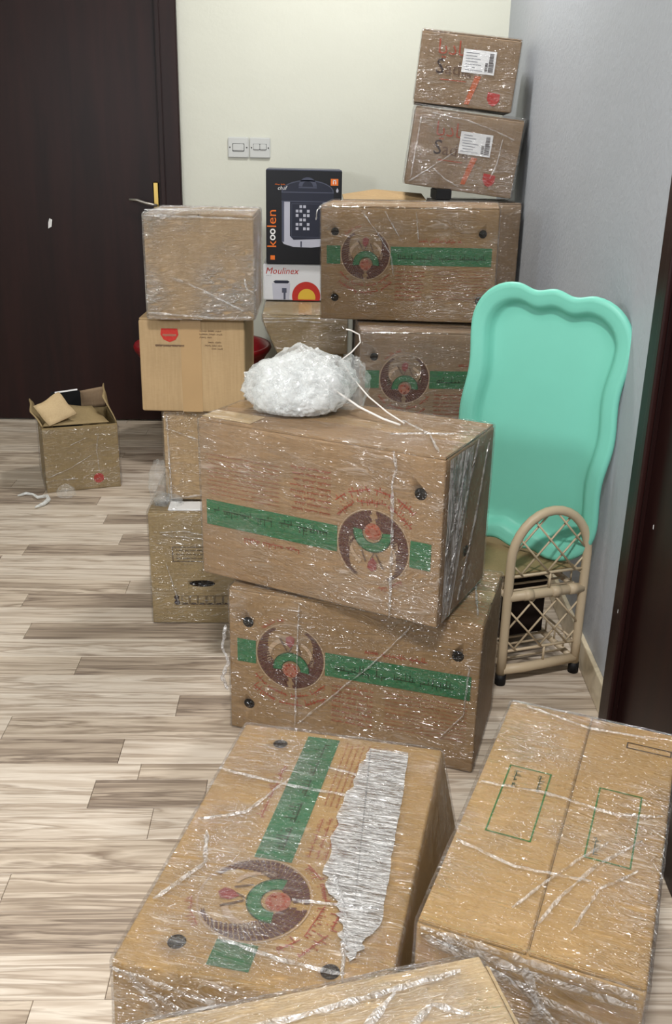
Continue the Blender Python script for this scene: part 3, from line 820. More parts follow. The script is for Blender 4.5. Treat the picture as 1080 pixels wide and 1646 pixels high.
# tall cartons in the corner
H3 = make_box('tall plain carton in the room corner, under the leaning pair with white stickers', (0.598, 3.565, 0), (0, 0, 0), (0.295, 0.29, 0.985), 'card_dull', 29, 'film_light', [], 'tall cartons in the corner')
H4 = make_box('tall carton with a loose lid flap, between the black appliance box and the corner', (0.315, 3.66, 0), (0, 0, 0), (0.235, 0.30, 0.975), 'card_dull', 30, 'film_light', [], 'tall cartons in the corner', tape=False)
pydata('lid_flap', [(-0.175, -0.145, 0.979), (0.112, -0.145, 0.983), (0.11, -0.02, 0.998), (-0.06, -0.03, 1.010), (-0.175, -0.01, 0.990),
                    (-0.175, -0.145, 0.983), (0.112, -0.145, 0.987), (0.11, -0.02, 1.002), (-0.06, -0.03, 1.014), (-0.175, -0.01, 0.994)],
       [(0, 4, 3, 2, 1), (5, 6, 7, 8, 9), (0, 1, 6, 5), (1, 2, 7, 6), (2, 3, 8, 7), (3, 4, 9, 8), (4, 0, 5, 9)], M['card_tan'], H4)
tag(bevel_box('wedge_block', 0.452, 0.505, 3.44, 3.60, 0.989, 1.026, M['black'], None, 0.004), 'black block wedged under the left edge of the lower stickered carton', 'block')

def sticker_print(box, seed):
    F = BF(box, 'front', 0); rng = random.Random(seed)
    F.text('arabic_lettering', '\uFE8E\uFEF3\uFEA9\uFE8E\uFEB3', 0.062, -0.108, 0.062, M['red_ink'], sx=1.0, align='LEFT')
    F.text('dark_letter', 'S', 0.066, -0.105, 0.004, M['dark_ink'], align='LEFT')
    F.text('latin_lettering', 'adia', 0.058, -0.075, 0.002, M['brown_ink'], align='LEFT')
    F.decal('underline', [rect(-0.085, 0.0, -0.034, -0.031)], M['red_ink'])
    F.decal('ribbon_mark', [[(0.028, -0.01), (0.048, -0.012), (0.020, -0.10), (0.004, -0.10)]], M['orange_ink'])
    F.decal('shield_logo', [[(0.078, -0.055), (0.118, -0.058), (0.119, -0.078), (0.110, -0.092), (0.098, -0.097), (0.086, -0.091), (0.077, -0.076)]], M['red_logo'])
    st = F.decal('sticker', [rect(-0.020, 0.088, -0.004, 0.066)], M['paper'], 0.0014)
    ls = []
    for k in range(7): ls += [rect(-0.014+rng.uniform(0, .006), rng.uniform(.02, .05), 0.004+k*0.0085, 0.0058+k*0.0085)]
    F.decal('sticker_text', ls, M['paper_grey'], 0.0018, st)
    bc = []; v = 0.003
    while v < 0.058:
        t = rng.uniform(.0008, .0024); bc.append(rect(0.066, 0.080 if v > .03 else 0.083, v, v+t)); v += t+rng.uniform(.0006, .0016)
    v = 0.004
    while v < 0.03:
        t = rng.uniform(.0008, .0024); bc.append(rect(0.055, 0.064, v, v+t)); v += t+rng.uniform(.0006, .0016)
    F.decal('barcode', bc, M['dark_ink'], 0.0018, st)
H2 = make_box('loosely wrapped leaning carton with white sticker, lower of the two in the corner', (0.538, 3.59, 1.0185), (0, 0.113, -0.09), (0.366, 0.28, 0.250), 'card_dull', 31, 'film', [], 'stickered cartons', puff=0.005, amp=0.004)
sticker_print(H2, 1)
creases(H2, 'front', [[(-0.17, -0.115), (-0.09, -0.05), (-0.03, 0.0)], [(-0.10, -0.06), (-0.05, -0.09), (0.0, -0.11)], [(0.12, 0.06), (0.115, -0.02), (0.10, -0.07)], [(-0.13, 0.11), (0.0, 0.10), (0.09, 0.08), (0.16, 0.06)], [(-0.16, 0.1), (-0.165, -0.1)]], 0.004, off=0.009)
H1 = make_box('leaning carton with a white sticker at the very top of the corner stack', (0.541, 3.600, 1.284), (0, 0.09, -0.11), (0.328, 0.26, 0.222), 'card_dull', 32, 'film_light', [], 'stickered cartons', amp=0.002)
sticker_print(H1, 2)

# F stack at the left
F4 = make_box('olive carton at the bottom of the left stack, with outlined panel and dark oval slot', (-0.186, 2.39, 0), (0, 0, 0), (0.38, 0.34, 0.308), 'card_olive', 41, 'film_light',
              [('front', -0.061, -0.041, 0.032, 0.009)], 'left stack', amp=0.0025)
F = BF(F4, 'front', 0); rr_ = random.Random(8)
F.decal('outlined_panel', rect_line(-0.133, -0.02, 0.020, 0.060, 0.0016), M['dark_ink'])
tx = []
for k in range(3): tx += script_line(rr_, -0.124, -0.03, 0.028+k*0.0105, 0.005)
F.decal('panel_text', tx, M['dark_ink'])
F.decal('round_marks', [disc(-0.127, -0.079, 0.0065, 12), disc(-0.126, -0.093, 0.0072, 12)], M['dark_ink'])
sy = []
for k in range(7): sy += rect_line(-0.114+k*0.021, -0.095+k*0.021, -0.099, -0.074, 0.001)
for k in range(7): sy += [rect(-0.111+k*0.021, -0.099+k*0.021, -0.097, -0.094)]
F.decal('symbol_row', sy, M['dark_ink'])
F.decal('lower_seam', [rect(-0.186, 0.186, -0.1075, -0.106)], M['card_edge'])
creases(F4, 'front', [[(-0.16, 0.10), (-0.10, 0.104), (-0.04, 0.09)], [(-0.155, 0.095), (-0.08, 0.085), (-0.02, 0.08)], [(-0.15, 0.02), (-0.135, -0.04), (-0.12, -0.1)]], 0.002)
bevel_box('paper_strip', -0.14, 0.06, -0.168, -0.110, 0.3085, 0.3125, M['paper'], F4, 0.001)
F3 = make_box('small tan carton, second from the floor in the left stack', (-0.193, 2.425, 0.3135), (0, 0, 0), (0.29, 0.28, 0.229), 'card_tan', 42, 'film_light', [], 'left stack')
creases(F3, 'front', [[(-0.14, 0.075), (-0.10, 0.06), (-0.06, 0.045)], [(-0.135, 0.11), (-0.13, -0.11)], [(-0.13, -0.11), (0, -0.09), (0.1, -0.1)]], 0.004)
TAILS = [(F3, (-0.158, -0.155, -0.004), (0.024, 0.024, 0.062)), (F3, (-0.135, -0.165, -0.004), (0.034, 0.018, 0.016))]
F2 = make_box('unwrapped tan carton with a red shield mark at its top, third from the floor', (-0.254, 2.389, 0.5475), (0, 0, -0.037), (0.249, 0.25, 0.2235), 'card_tan', 43, 'film_light', [], 'left stack', film_on=False)
F = BF(F2, 'front', 0)
F.decal('shield_logo', [[(-0.071, 0.088), (-0.033, 0.088), (-0.031, 0.074), (-0.038, 0.062), (-0.052, 0.056), (-0.066, 0.062), (-0.073, 0.074)]], M['red_logo'])
F.decal('shield_text', [rect(-0.068, -0.036, 0.071, 0.075)]+script_line(rr_, -0.065, -0.038, 0.070, 0.007), M['pink_ink'], 0.0011)
F.decal('printed_lines', script_line(rr_, -0.086, -0.018, 0.046, 0.005)+[rect(-0.086, -0.018, 0.0475, 0.050)], M['brown_ink'])
tx = []
for k, (a, b) in enumerate(((0.018, 0.072), (0.018, 0.072), (0.018, 0.048), (0.038, 0.072), (0.030, 0.072), (0.046, 0.072))): tx += script_line(rr_, a, b, 0.083-k*0.0075-(0.004 if k > 2 else 0), 0.0045)
F.decal('text_block', tx, M['brown_ink'])
F.decal('tape', [rect(-0.026, 0.022, -0.111, 0.108)], M['tape'], 0.0004)
F1 = make_box('brown carton tightly wrapped in shiny film, topmost of the left stack', (-0.229, 2.36, 0.7745), (0, 0, -0.016), (0.245, 0.27, 0.232), 'card_tan', 44, 'film_diag', [], 'left stack', amp=0.002, fstep=0.006)
creases(F1, 'front', [[(-0.12, -0.10), (-0.05, -0.105), (0.03, -0.11), (0.12, -0.108)], [(0.10, -0.02), (0.105, -0.045), (0.12, -0.05)], [(-0.07, -0.02), (0.0, -0.045), (0.1, -0.095)], [(-0.12, 0.112), (0.12, 0.108)]], 0.004)
creases(F1, 'top', [[(-0.12, -0.12), (-0.05, -0.05), (0.0, 0.05)], [(-0.08, -0.1), (0.06, -0.06), (0.12, -0.08)], [(-0.1, 0.02), (0.0, 0.06), (0.12, 0.04)]], 0.005)

# K: carton with the slumped side, and the one it stands on
def taperK(P):
    Q = P.copy(); k = 1-np.clip((P[:, 2]-0.0)/0.12, 0, 1)
    Q[:, 0] += np.where(P[:, 0] < 0, 0.055, 0.0)*k*np.abs(P[:, 0])/0.155
    return Q
K1 = make_box('low dark brown carton on the floor behind the plastic heap', (0.03, 3.79, 0), (0, 0, 0), (0.25, 0.52, 0.436), 'card_olive', 51, 'film_light', [], 'cartons behind the heap')
K2 = make_box('dull yellowish carton with a slumped left side, under the white appliance box', (0.01, 3.78, 0.440), (0, 0, 0), (0.312, 0.54, 0.143), 'card_olive', 52, 'film', [], 'cartons behind the heap', taper=taperK, amp=0.002)
creases(K2, 'front', [[(-0.15, 0.055), (0.0, 0.06), (0.15, 0.055)], [(-0.15, 0.042), (-0.02, 0.05), (0.06, 0.045)], [(0.05, -0.005), (0.055, -0.015)]], 0.004)

# printed appliance boxes
def printed_box(name, label, cat, x0, x1, y0, y1, z0, z1, mat):
    t = thing(name, label, cat, ((x0+x1)/2, (y0+y1)/2, z0))
    bevel_box('body', -(x1-x0)/2, (x1-x0)/2, -(y1-y0)/2, (y1-y0)/2, 0, z1-z0, mat, t, 0.003, 2)
    box_dim[t.name] = (x1-x0, y1-y0, z1-z0); return t
Kb = printed_box('appliance_box', 'black printed box with a picture of a pressure cooker and orange lettering', 'box', -0.140, 0.144, 3.80, 4.05, 0.7275, 1.070, M['box_black'])
bevel_box('lid_edge', -0.1405, 0.1405, -0.1245, 0.1245, 0.3395, 0.3435, M['slate_ink'], Kb, 0.001)
F = BF(Kb, 'front', 0)
# the cooker picture, flat print
F.decal('cooker_body', [[(-0.095+0.012, 0.060), (0.11, 0.060), (0.11, -0.085), (0.09, -0.10), (0.03, -0.108), (-0.04, -0.106), (-0.075, -0.096), (-0.083, -0.085)]], M['steel_ink'])
F.decal('cooker_shade', [rect(0.066, 0.11, -0.104, 0.06), rect(-0.083, -0.074, -0.088, 0.06), rect(-0.012, -0.006, -0.106, -0.085)], M['slate_ink'], 0.0009)
F.decal('cooker_rim', [rect(-0.084, 0.112, 0.060, 0.090)], M['navy'], 0.0009)
F.decal('cooker_rim_line', [rect(-0.084, 0.112, 0.090, 0.094), rect(-0.084, 0.112, 0.058, 0.061)], M['slate_ink'], 0.0011)
lid = [(-0.084, 0.094), (0.112, 0.094)]+[(0.014+0.098*math.cos(a), 0.094+0.042*math.sin(a)) for a in [PI*k/16 for k in range(17)]]
F.decal('cooker_lid', [lid], M['navy'], 0.0008)
F.decal('cooker_lid_line', [[(0.014+0.098*math.cos(a), 0.094+0.042*math.sin(a)), (0.014+0.098*math.cos(b), 0.094+0.042*math.sin(b)), (0.014+0.094*math.cos(b), 0.094+0.038*math.sin(b)), (0.014+0.094*math.cos(a), 0.094+0.038*math.sin(a))] for a, b in [(PI*k/16, PI*(k+1)/16) for k in range(16)]], M['slate_ink'], 0.0012)
F.decal('cooker_handle', arcband(0.014, 0.112, 0.020, 0.034, 0.05, PI-0.05, 14)+[rect(-0.02, 0.048, 0.107, 0.112)], M['slate_ink'], 0.0012)
F.decal('control_panel', [[(-0.052, 0.058), (0.07, 0.058), (0.07, -0.075), (-0.038, -0.080), (-0.052, -0.066)]], M['navy'], 0.0011)
F.decal('panel_outline', rect_line(-0.046, 0.064, -0.070, 0.052, 0.0015), M['slate_ink'], 0.0013)
px = [rect(-0.03+0.014*i, -0.020+0.014*i, 0.036-0.016*j, 0.046-0.016*j) for i in range(4) for j in range(6) if (i+j) % 3]
F.decal('panel_keys', px, M['steel_ink'], 0.0014)
F.text('orange_letter', 'k', 0.050, -0.119, -0.098, M['orange'], ang=PI/2, sx=1.1)
F.text('orange_lettering', 'len', 0.050, -0.119, -0.004, M['orange'], ang=PI/2, sx=1.15)
F.decal('white_letters', arcband(-0.117, -0.073, 0.0055, 0.0105, 0, 2*PI, 18)+arcband(-0.117, -0.051, 0.0055, 0.0105, 0, 2*PI, 18), M['paper'], 0.0010)
F.decal('orange_corner_mark', [rect(0.100, 0.128, 0.118, 0.142)], M['orange'])
F.decal('corner_glyph', [rect(0.108, 0.111, 0.123, 0.137), rect(0.117, 0.120, 0.123, 0.137), rect(0.108, 0.120, 0.135, 0.138)], M['paper'], 0.0011)
F.decal('orange_corner_mark', [rect(-0.126, -0.109, -0.155, -0.139)], M['orange'])
F.text('small_white_lettering', 'chef', 0.020, -0.083, 0.106, M['paper'], shear=0.3)
F.decal('small_orange_text', script_line(rr_, -0.108, -0.07, 0.118, 0.006), M['orange'])
F.decal('drop_mark', [[(0.122, 0.094), (0.128, 0.094), (0.130, 0.101), (0.125, 0.110), (0.120, 0.101)]], M['steel_ink'])

Mb = printed_box('appliance_box', 'white printed box with red script name, directly under the black appliance box', 'box', -0.152, 0.140, 3.81, 4.05, 0.5900, 0.7265, M['box_white'])
F = BF(Mb, 'front', 0)
F.text('red_lettering', 'Moulinex', 0.034, -0.075, 0.042, M['red_logo'], shear=0.25, sx=1.0)
F.decal('grey_subtitle', script_line(rr_, -0.135, -0.115, 0.024, 0.004), M['paper_grey'])
F.decal('picture_body', [[(-0.112, -0.004), (-0.042, -0.004), (-0.046, -0.066), (-0.108, -0.066)]], M['steel_ink'])
F.decal('picture_lid', [[(-0.108, 0.002), (-0.1, 0.007), (-0.052, 0.007), (-0.044, 0.002), (-0.052, -0.004), (-0.1, -0.004)]], M['navy'], 0.0010)
F.decal('picture_handle', [rect(-0.074, -0.056, -0.040, -0.022), rect(-0.068, -0.060, -0.066, -0.040)], M['slate_ink'], 0.0010)
F.decal('red_disc', [[(0.020+0.055*math.cos(a), -0.052+0.055*math.sin(a)) for a in [PI*k/20 for k in range(-2, 23)]]], M['red_logo'])
F.decal('yellow_disc', [[(0.022+0.034*math.cos(a), -0.058+0.034*math.sin(a)) for a in [PI*k/16 for k in range(-1, 18)]]], M['yellow'], 0.0010)

# red tub behind the left stack
def lathe(name, prof, mat, parent=None, seg=40, loc=(0, 0, 0)):
    vs = []; fs = []
    for r, z in prof:
        for k in range(seg): vs.append((r*math.cos(2*PI*k/seg), r*math.sin(2*PI*k/seg), z))
    for i in range(len(prof)-1):
        for k in range(seg): fs.append((i*seg+k, i*seg+(k+1) % seg, (i+1)*seg+(k+1) % seg, (i+1)*seg+k))
    o = pydata(name, vs, fs, mat, parent, True); o.location = loc; return o
tub = thing('plastic_tub', 'crimson round plastic tub hidden behind the left stack of cartons', 'tub', (-0.385, 3.74, 0))
lathe('tub_body', [(0.001, 0.0), (0.12, 0.0), (0.125, 0.004), (0.17, 0.22), (0.21, 0.33), (0.253, 0.40), (0.262, 0.41), (0.266, 0.42), (0.262, 0.43), (0.250, 0.428), (0.243, 0.41), (0.20, 0.33), (0.16, 0.22), (0.116, 0.012), (0.001, 0.012)], M['crimson'], tub)
for s in (PI/2+0.2, -PI/2+0.2):
    tube('tub_handle', [(0.262*math.cos(s-0.2), 0.262*math.sin(s-0.2), 0.41), (0.285*math.cos(s-0.12), 0.285*math.sin(s-0.12), 0.405), (0.285*math.cos(s+0.12), 0.285*math.sin(s+0.12), 0.405), (0.262*math.cos(s+0.2), 0.262*math.sin(s+0.2), 0.41)], 0.008, M['crimson'], tub)

# ---------------------------------------------------------------- small open carton by the door
G = thing('cardboard_box', 'small opened carton with raised torn flaps standing alone by the dark door', 'box', (-0.804, 3.36, 0), (0, 0, 0.32))
box_dim[G.name] = (0.254, 0.25, 0.233)
gw, gd, gh, tk = 0.254, 0.25, 0.233, 0.004
bevel_box('bottom', -gw/2, gw/2, -gd/2, gd/2, 0.0, tk, M['card_olive'], G, 0.001)
bevel_box('side_panel', -gw/2, gw/2, -gd/2, -gd/2+tk, 0.0, gh, M['card_olive'], G, 0.0015)
bevel_box('side_panel', -gw/2, gw/2, gd/2-tk, gd/2, 0.0, gh, M['card_olive'], G, 0.0015)
bevel_box('side_panel', -gw/2, -gw/2+tk, -gd/2+tk, gd/2-tk, 0.0, gh, M['card_olive'], G, 0.0015)
bevel_box('side_panel', gw/2-tk, gw/2, -gd/2+tk, gd/2-tk, 0.0, gh, M['card_olive'], G, 0.0015)
def sheet(name, pts, mat, parent, t=0.004, n=6, seed=0, amp=0.002):
    """bent sheet of board: bilinear patch of 4 corners with thickness and a little warp"""
    a, b, c, d = [Vector(p) for p in pts]; rr = random.Random(seed); nn = ((b-a).cross(d-a)).normalized()
    vs = []; fs = []; ph = rr.uniform(0, 6)
    for s in (0, 1):
        for i in range(n+1):
            for j in range(n+1):
                u, v = i/n, j/n
                p = a.lerp(b, u).lerp(d.lerp(c, u), v)
                vs.append(p+nn*(s*t+amp*math.sin(ph+3.1*u+4.3*v*(1+u))*min(1, 4*v)))
    m = n+1; K = m*m
    for i in range(n):
        for j in range(n):
            q = (i*m+j, (i+1)*m+j, (i+1)*m+j+1, i*m+j+1); fs.append(q[::-1]); fs.append(tuple(K+k for k in q))
    edge = [i*m for i in range(m)]+[n*m+j for j in range(1, m)]+[i*m+n for i in range(n-1, -1, -1)]+[j for j in range(n-1, 0, -1)]
    for i in range(len(edge)): p, q = edge[i], edge[(i+1) % len(edge)]; fs.append((p, q, K+q, K+p))
    return pydata(name, vs, fs, mat, parent, True)
sheet('flap', [(0.124, -0.12, gh), (0.124, 0.12, gh), (0.112, 0.09, gh+0.095), (0.09, -0.06, gh+0.085)], M['card_olive'], G, seed=1)
sheet('flap', [(-0.124, -0.12, gh), (-0.124, 0.12, gh), (-0.150, 0.09, gh+0.055), (-0.158, -0.08, gh+0.050)], M['card_olive'], G, seed=2)
sheet('flap', [(-0.12, 0.123, gh), (0.12, 0.123, gh), (0.115, 0.125, gh+0.075), (0.01, 0.13, gh+0.060)], M['card_dull'], G, seed=3)
sheet('flap', [(-0.122, -0.118, gh+0.004), (0.10, -0.115, gh+0.002), (0.06, 0.02, gh+0.028), (-0.06, 0.0, gh+0.045)], M['card_olive'], G, seed=4)
sheet('torn_flap', [(-0.10, -0.124, gh+0.006), (-0.005, -0.10, gh+0.036), (-0.055, -0.035, gh+0.10), (-0.145, -0.07, gh+0.062)], M['card_edge'], G, seed=5, amp=0.006)
pydata('white_edge', [(-0.06, 0.09, gh+0.068), (0.02, 0.09, gh+0.075), (0.02, 0.092, gh+0.080), (-0.06, 0.092, gh+0.073)], [(0, 1, 2, 3)], M['paper'], G)
bevel_box('gap_shade_slab', -0.075, 0.03, 0.094, 0.112, 0.02, gh+0.070, M['black'], G, 0.003)  # black slab standing in for the shade in the gap between flaps
fm = rbox_mesh('shrink_wrap', gw+.012, gd+.012, gh-0.002, 0.012, 0.010, (lambda rg: (lambda P, N: 0.003*ridgenoise(rg, 40)(P)))(np.random.default_rng(5)))
bm = bmesh.new(); bm.from_mesh(fm)
bmesh.ops.delete(bm, geom=[f for f in bm.faces if f.calc_center_median().z > gh-0.006], context='FACES')
bm.to_mesh(fm); bm.free()
link('shrink_wrap', fm, M['film_light'], G)
F = BF(G, 'front', 0)
F.decal('shield_logo', [disc(0.052, -0.077, 0.018, 16)], M['red_logo'])
F.decal('shield_text', script_line(rr_, 0.040, 0.066, -0.080, 0.006), M['pink_ink'], 0.0011)
creases(G, 'front', [[(-0.12, -0.06), (-0.04, -0.03), (0.03, 0.01)], [(0.06, 0.09), (0.05, 0.03), (0.055, -0.05)], [(-0.04, 0.05), (0.02, 0.075)], [(-0.07, -0.07), (-0.02, -0.072)]], 0.003)

# ---------------------------------------------------------------- crumpled plastic heap and cords on the tilted carton
def crumple(name, loc, scale, sub, amp, mat, seed, lobes=3, parent=None, squash=0.0):
    bm = bmesh.new(); bmesh.ops.create_icosphere(bm, subdivisions=sub, radius=1.0)
    rng = np.random.default_rng(seed)
    P = np.array([v.co[:] for v in bm.verts])
    f1, f2, f3 = ridgenoise(rng, 3.2, n=5), ridgenoise(rng, 8.0, n=5), ridgenoise(rng, 19, n=5)
    L = rng.normal(size=(lobes, 3)); L /= np.linalg.norm(L, axis=1, keepdims=True); L[:, 2] = np.abs(L[:, 2])*0.6
    lob = np.max(np.exp(-((P[:, None, :]-L[None])**2).sum(-1)*1.6), axis=1)
    Rr = 0.72+0.35*lob+amp*(1.0*f1(P)+0.7*f2(P)+0.45*f3(P))
    Q = P*Rr[:, None]*np.array(scale)
    Q[:, 2] = np.maximum(Q[:, 2], -scale[2]*0.62)
    Q[:, 2] += scale[2]*0.62
    for v, q in zip(bm.verts, Q): v.co = q
    me = bpy.data.meshes.new(name); bm.to_mesh(me); bm.free()
    for p in me.polygons: p.use_smooth = True
    o = link(name, me, M[mat], parent); o.location = loc; return o
for par_, lc_, sc_ in TAILS: crumple('film_tail', lc_, sc_, 4, 0.5, 'clear_scrap', 41, 4, par_)
top = 0.6635
heap = thing('plastic_heap', 'heap of crumpled white plastic on top of the upside-down printed carton', 'plastic', (0.0, 1.865, top))
crumple('crumpled_sheet', (0.0, 0.0, 0), (0.070, 0.060, 0.054), 5, 0.26, 'crumple', 3, 6, heap)
crumple('crumpled_sheet', (-0.044, -0.018, 0.0), (0.044, 0.042, 0.044), 5, 0.30, 'crumple', 8, 4, heap)
crumple('crumpled_sheet', (0.034, 0.008, 0.006), (0.048, 0.046, 0.052), 5, 0.30, 'crumple', 12, 4, heap)
crumple('crumpled_sheet', (-0.005, -0.036, 0.0), (0.062, 0.040, 0.034), 5, 0.30, 'crumple', 17, 4, heap)
crumple('thin_film', (-0.004, -0.004, 0), (0.086, 0.074, 0.064), 5, 0.34, 'crumple_thin', 33, 7, heap)
crumple('thin_film', (0.012, 0.004, 0.004), (0.080, 0.070, 0.068), 5, 0.38, 'crumple_thin', 36, 6, heap)
crumple('thin_film', (-0.030, -0.012, 0.0), (0.066, 0.058, 0.060), 5, 0.40, 'crumple_thin', 39, 6, heap)
clr = crumple('film_scrap', (0.095, 1.885, top), (0.034, 0.030, 0.056), 5, 0.5, 'clear_scrap', 23, 5)
tag(clr, 'clear crumpled film scrap at the right side of the white plastic heap', 'plastic')
tag(tube('cord', [(0.085, 1.91, 0.742), (0.10, 1.87, 0.725), (0.13, 1.83, 0.698), (0.165, 1.795, 0.676), (0.195, 1.762, 0.6640)], 0.0016, M['cord'], None, 6), 'short white cord running from the clear film scrap down to the lid', 'cord')
tag(tube('cord', [(0.02, 1.86, 0.735), (0.06, 1.83, 0.713), (0.11, 1.795, 0.686), (0.155, 1.765, 0.671), (0.186, 1.748, 0.6645)], 0.0022, M['cord'], None, 6), 'thicker white cord running down from the middle of the plastic heap', 'cord')
tag(tube('cord', [(-0.075, 1.90, 0.722), (-0.10, 1.90, 0.728), (-0.115, 1.90, 0.727), (-0.113, 1.895, 0.720), (-0.09, 1.885, 0.713)], 0.0016, M['cord'], None, 6), 'small loop of white cord sticking out at the left of the plastic heap', 'cord')
tag(tube('cord', [(0.075, 1.93, 0.745), (0.10, 1.94, 0.762), (0.118, 1.945, 0.782), (0.115, 1.945, 0.798), (0.098, 1.945, 0.806), (0.088, 1.945, 0.808)], 0.0016, M['cord'], None, 6), 'curled white cord end rising above the clear film scrap', 'cord')
tag(tube('film_twist', [(-0.975, 3.155, 0.006), (-0.95, 3.17, 0.010), (-0.925, 3.165, 0.008), (-0.90, 3.13, 0.010), (-0.87, 3.14, 0.012), (-0.855, 3.10, 0.014), (-0.865, 3.07, 0.009), (-0.885, 3.04, 0.008)], 0.0055, M['crumple'], None, 6, taper=[.5, 1, .7, 1, 1.2, 1.4, 1.2, .5]), 'twisted strand of white film on the floor in front of the small open carton', 'plastic')
sc = crumple('film_scrap', (-0.815, 3.165, 0.001), (0.028, 0.022, 0.024), 4, 0.5, 'clear_scrap', 29, 3)
tag(sc, 'little ball of clear film on the floor at the corner of the small open carton', 'plastic')

# ---------------------------------------------------------------- shoe rack with arched end panels
th = math.atan2(1.987-1.924, 0.657-0.453)
rack = thing('shoe_rack', 'beige two-tier rack with arched lattice end panels beside the wall', 'rack', (0.453, 1.924, 0), (0, 0, th))
RW, RL, RH = 0.2135, 0.36, 0.418
def arch_pts(yy, hw, zc, r0, z0):
    pts = [(RW/2-hw, yy, z0)]+[(RW/2-hw, yy, z0+(zc-z0)*k/4) for k in range(1, 5)]
    pts += [(RW/2-hw*math.cos(PI*k/16), yy, zc+r0*math.sin(PI*k/16)) for k in range(1, 16)]
    pts += [(RW/2+hw, yy, z0+(zc-z0)*k/4) for k in range(4, -1, -1)]
    return pts
for yy in (0.0, RL):
    zc = 0.305; hw = RW/2-0.010
    tube('arch_frame', arch_pts(yy, hw, zc, RH-zc, 0.022), 0.0105, M['beige'], rack, 12)
    def inside(x, z):
        if z < zc: return abs(x-RW/2) < hw
        return ((x-RW/2)/hw)**2+((z-zc)/(RH-zc))**2 < 1
    for (za, zb) in ((0.083, 0.222), (0.269, RH+.02)):
        for sgn in (1, -1):
            for k in range(-8, 12):
                c0 = k*0.075+0.012
                seg = []
                for s in range(0, 240):
                    x = RW*s/239.0; z = za+sgn*(x-(0 if sgn > 0 else RW))*1.12+c0-0.05*3+0.02
                    if za <= z <= zb and inside(x, z): seg.append((x, z))
                if len(seg) > 14:
                    (xa, z0), (xb, z1) = seg[0], seg[-1]
                    tube('lattice_rod', [(xa, yy+0.003*sgn, z0), (xb, yy+0.003*sgn, z1)], 0.0024, M['beige'], rack, 6)
    tube('rail', [(0.012, yy, 0.220), (0.07, yy, 0.220), (RW-0.012, yy, 0.220)], 0.0115, M['beige'], rack, 12)
    tube('rail', [(0.012, yy, 0.036), (0.07, yy, 0.034), (RW-0.012, yy, 0.038)], 0.0115, M['beige'], rack, 12)
    for xr in (0.05, 0.12, 0.165):
        tube('rail_collar', [(xr, yy, 0.220), (xr+0.022, yy, 0.220)], 0.0128, M['beige'], rack, 12)
    tube('guard_rod', [(0.012, yy, 0.269), (RW-0.012, yy, 0.269)], 0.0034, M['beige'], rack, 8)
    tube('guard_rod', [(0.012, yy, 0.083), (RW-0.012, yy, 0.083)], 0.0034, M['beige'], rack, 8)
    tube('guard_post', [(RW*0.53, yy, 0.228), (RW*0.53, yy, 0.269)], 0.003, M['beige'], rack, 8)
    tube('guard_post', [(RW*0.55, yy, 0.042), (RW*0.55, yy, 0.083)], 0.003, M['beige'], rack, 8)
    for xx in (0.010, RW-0.010):
        tube('foot', [(xx, yy, 0.0005), (xx, yy, 0.026)], 0.0125, M['black'], rack, 12)
for zz in (0.214, 0.040):
    for xx in (0.018, RW-0.018):
        tube('shelf_rail', [(xx, 0.0, zz), (xx, RL, zz)], 0.0075, M['beige'], rack, 10)
    for k in range(1, 12):
        tube('shelf_slat', [(0.018, RL*k/12, zz+0.006), (RW-0.018, RL*k/12, zz+0.006)], 0.0028, M['beige'], rack, 6)
    for xx in (0.018, RW-0.018):
        tube('shelf_guard', [(xx, 0, zz+0.045), (xx, RL, zz+0.045)], 0.003, M['beige'], rack, 6)
        for k in range(1, 9):
            tube('shelf_guard_post', [(xx, RL*k/9, zz), (xx, RL*k/9, zz+0.045)], 0.0022, M['beige'], rack, 6)
# cardboard sheet lying on the top shelf, dark box added on the lower one to blacken that space
c_, s_ = math.cos(th), math.sin(th)
db = thing('dark_filler_box', 'low blackish brown box added to darken the lower shelf of the rack', 'box', (0.453+c_*0.107-s_*0.235, 1.924+s_*0.107+c_*0.235, 0.0495), (0, 0, th))
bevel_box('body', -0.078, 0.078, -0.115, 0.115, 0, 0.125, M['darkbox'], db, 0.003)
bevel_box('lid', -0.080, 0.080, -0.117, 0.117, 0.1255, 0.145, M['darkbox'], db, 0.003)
sh = thing('cardboard_sheet', 'flat cardboard sheet lying on the upper shelf of the rack under the mint tray', 'cardboard', (0.453, 1.924, 0.2625), (0, 0, th))
bevel_box('panel', -0.055, RW-0.022, 0.020, RL-0.03, 0.0, 0.0035, M['card_olive'], sh, 0.001)
ed_ = bevel_box('folded_edge', -0.055, -0.052, 0.020, RL-0.03, 0.0, 0.007, M['card_edge'], sh, 0.001)

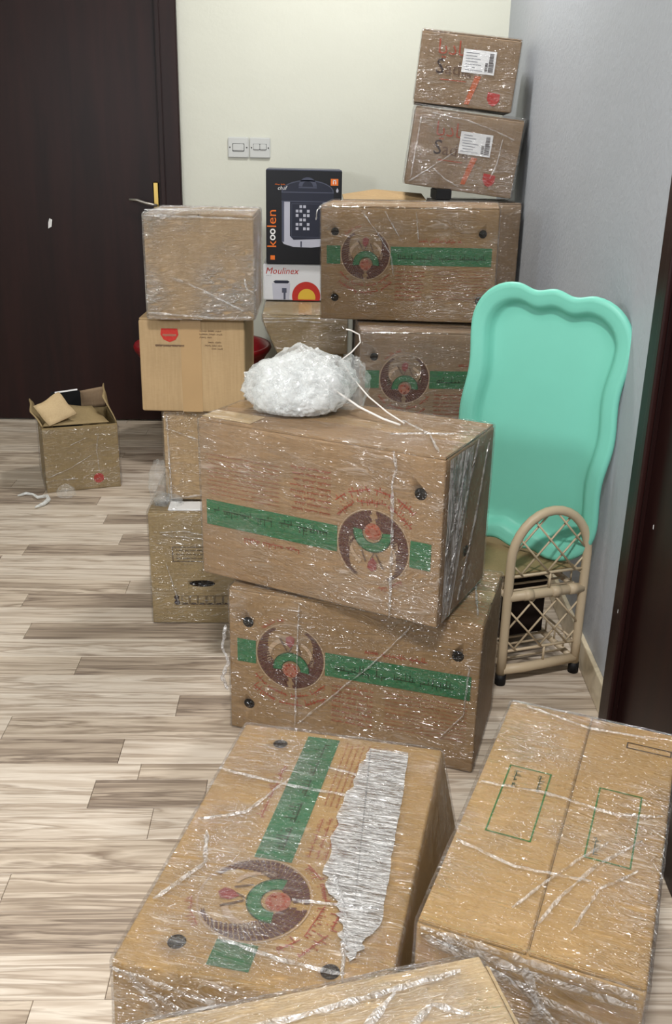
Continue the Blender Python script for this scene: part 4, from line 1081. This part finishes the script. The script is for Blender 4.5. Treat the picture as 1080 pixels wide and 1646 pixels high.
# ---------------------------------------------------------------- mint tray
def tray_outline(a, b, rc, wave, n=26):
    pts = []
    def ins(s): return wave*(1-math.cos(2*PI*s))/2
    def side(p0, p1, nx, nz):
        for k in range(n):
            s = -1+2*k/n
            x = p0[0]+(p1[0]-p0[0])*k/n; z = p0[1]+(p1[1]-p0[1])*k/n
            d = ins(s); pts.append((x-nx*d, z-nz*d))
    def corner(cx_, cz_, a0):
        for k in range(10):
            t = a0+PI/2*k/10; pts.append((cx_+rc*math.cos(t), cz_+rc*math.sin(t)))
    side((a, -b+rc), (a, b-rc), 1, 0); corner(a-rc, b-rc, 0)
    side((a-rc, b), (-a+rc, b), 0, 1); corner(-a+rc, b-rc, PI/2)
    side((-a, b-rc), (-a, -b+rc), -1, 0); corner(-a+rc, -b+rc, PI)
    side((-a+rc, -b), (a-rc, -b), 0, -1); corner(a-rc, -b+rc, 3*PI/2)
    return pts
TW, THt = 0.380, 0.606
tray = thing('serving_tray', 'large mint green plastic tray with a wavy raised rim standing on the rack', 'tray', (0.500, 2.088, 0.2735), (-0.012, 0.072, -0.66))
def ring(off, y):
    out = []
    for (x, z) in tray_outline(TW/2-off, THt/2-off, max(0.03, 0.100-off*0.8), 0.009):
        out.append((x, y, z+THt/2))
    return out
prof = [(0.0015, 0.010), (0.0, 0.004), (0.002, -0.001), (0.007, -0.004), (0.013, -0.003), (0.020, -0.001), (0.030, 0.000), (0.036, 0.004), (0.043, 0.016), (0.047, 0.026), (0.053, 0.0295), (0.075, 0.030)]
vs = []; fs = []
rings = [ring(o_, y_) for o_, y_ in prof]; nr = len(rings[0])
for r_ in rings: vs += r_
for i in range(len(rings)-1):
    for k in range(nr):
        fs.append((i*nr+k, i*nr+(k+1) % nr, (i+1)*nr+(k+1) % nr, (i+1)*nr+k))
fs.append(tuple((len(rings)-1)*nr+k for k in range(nr)))
o = pydata('tray_shell', vs, fs, M['mint'], tray, True)
md = o.modifiers.new('sol', 'SOLIDIFY'); md.thickness = 0.003; md.offset = -1
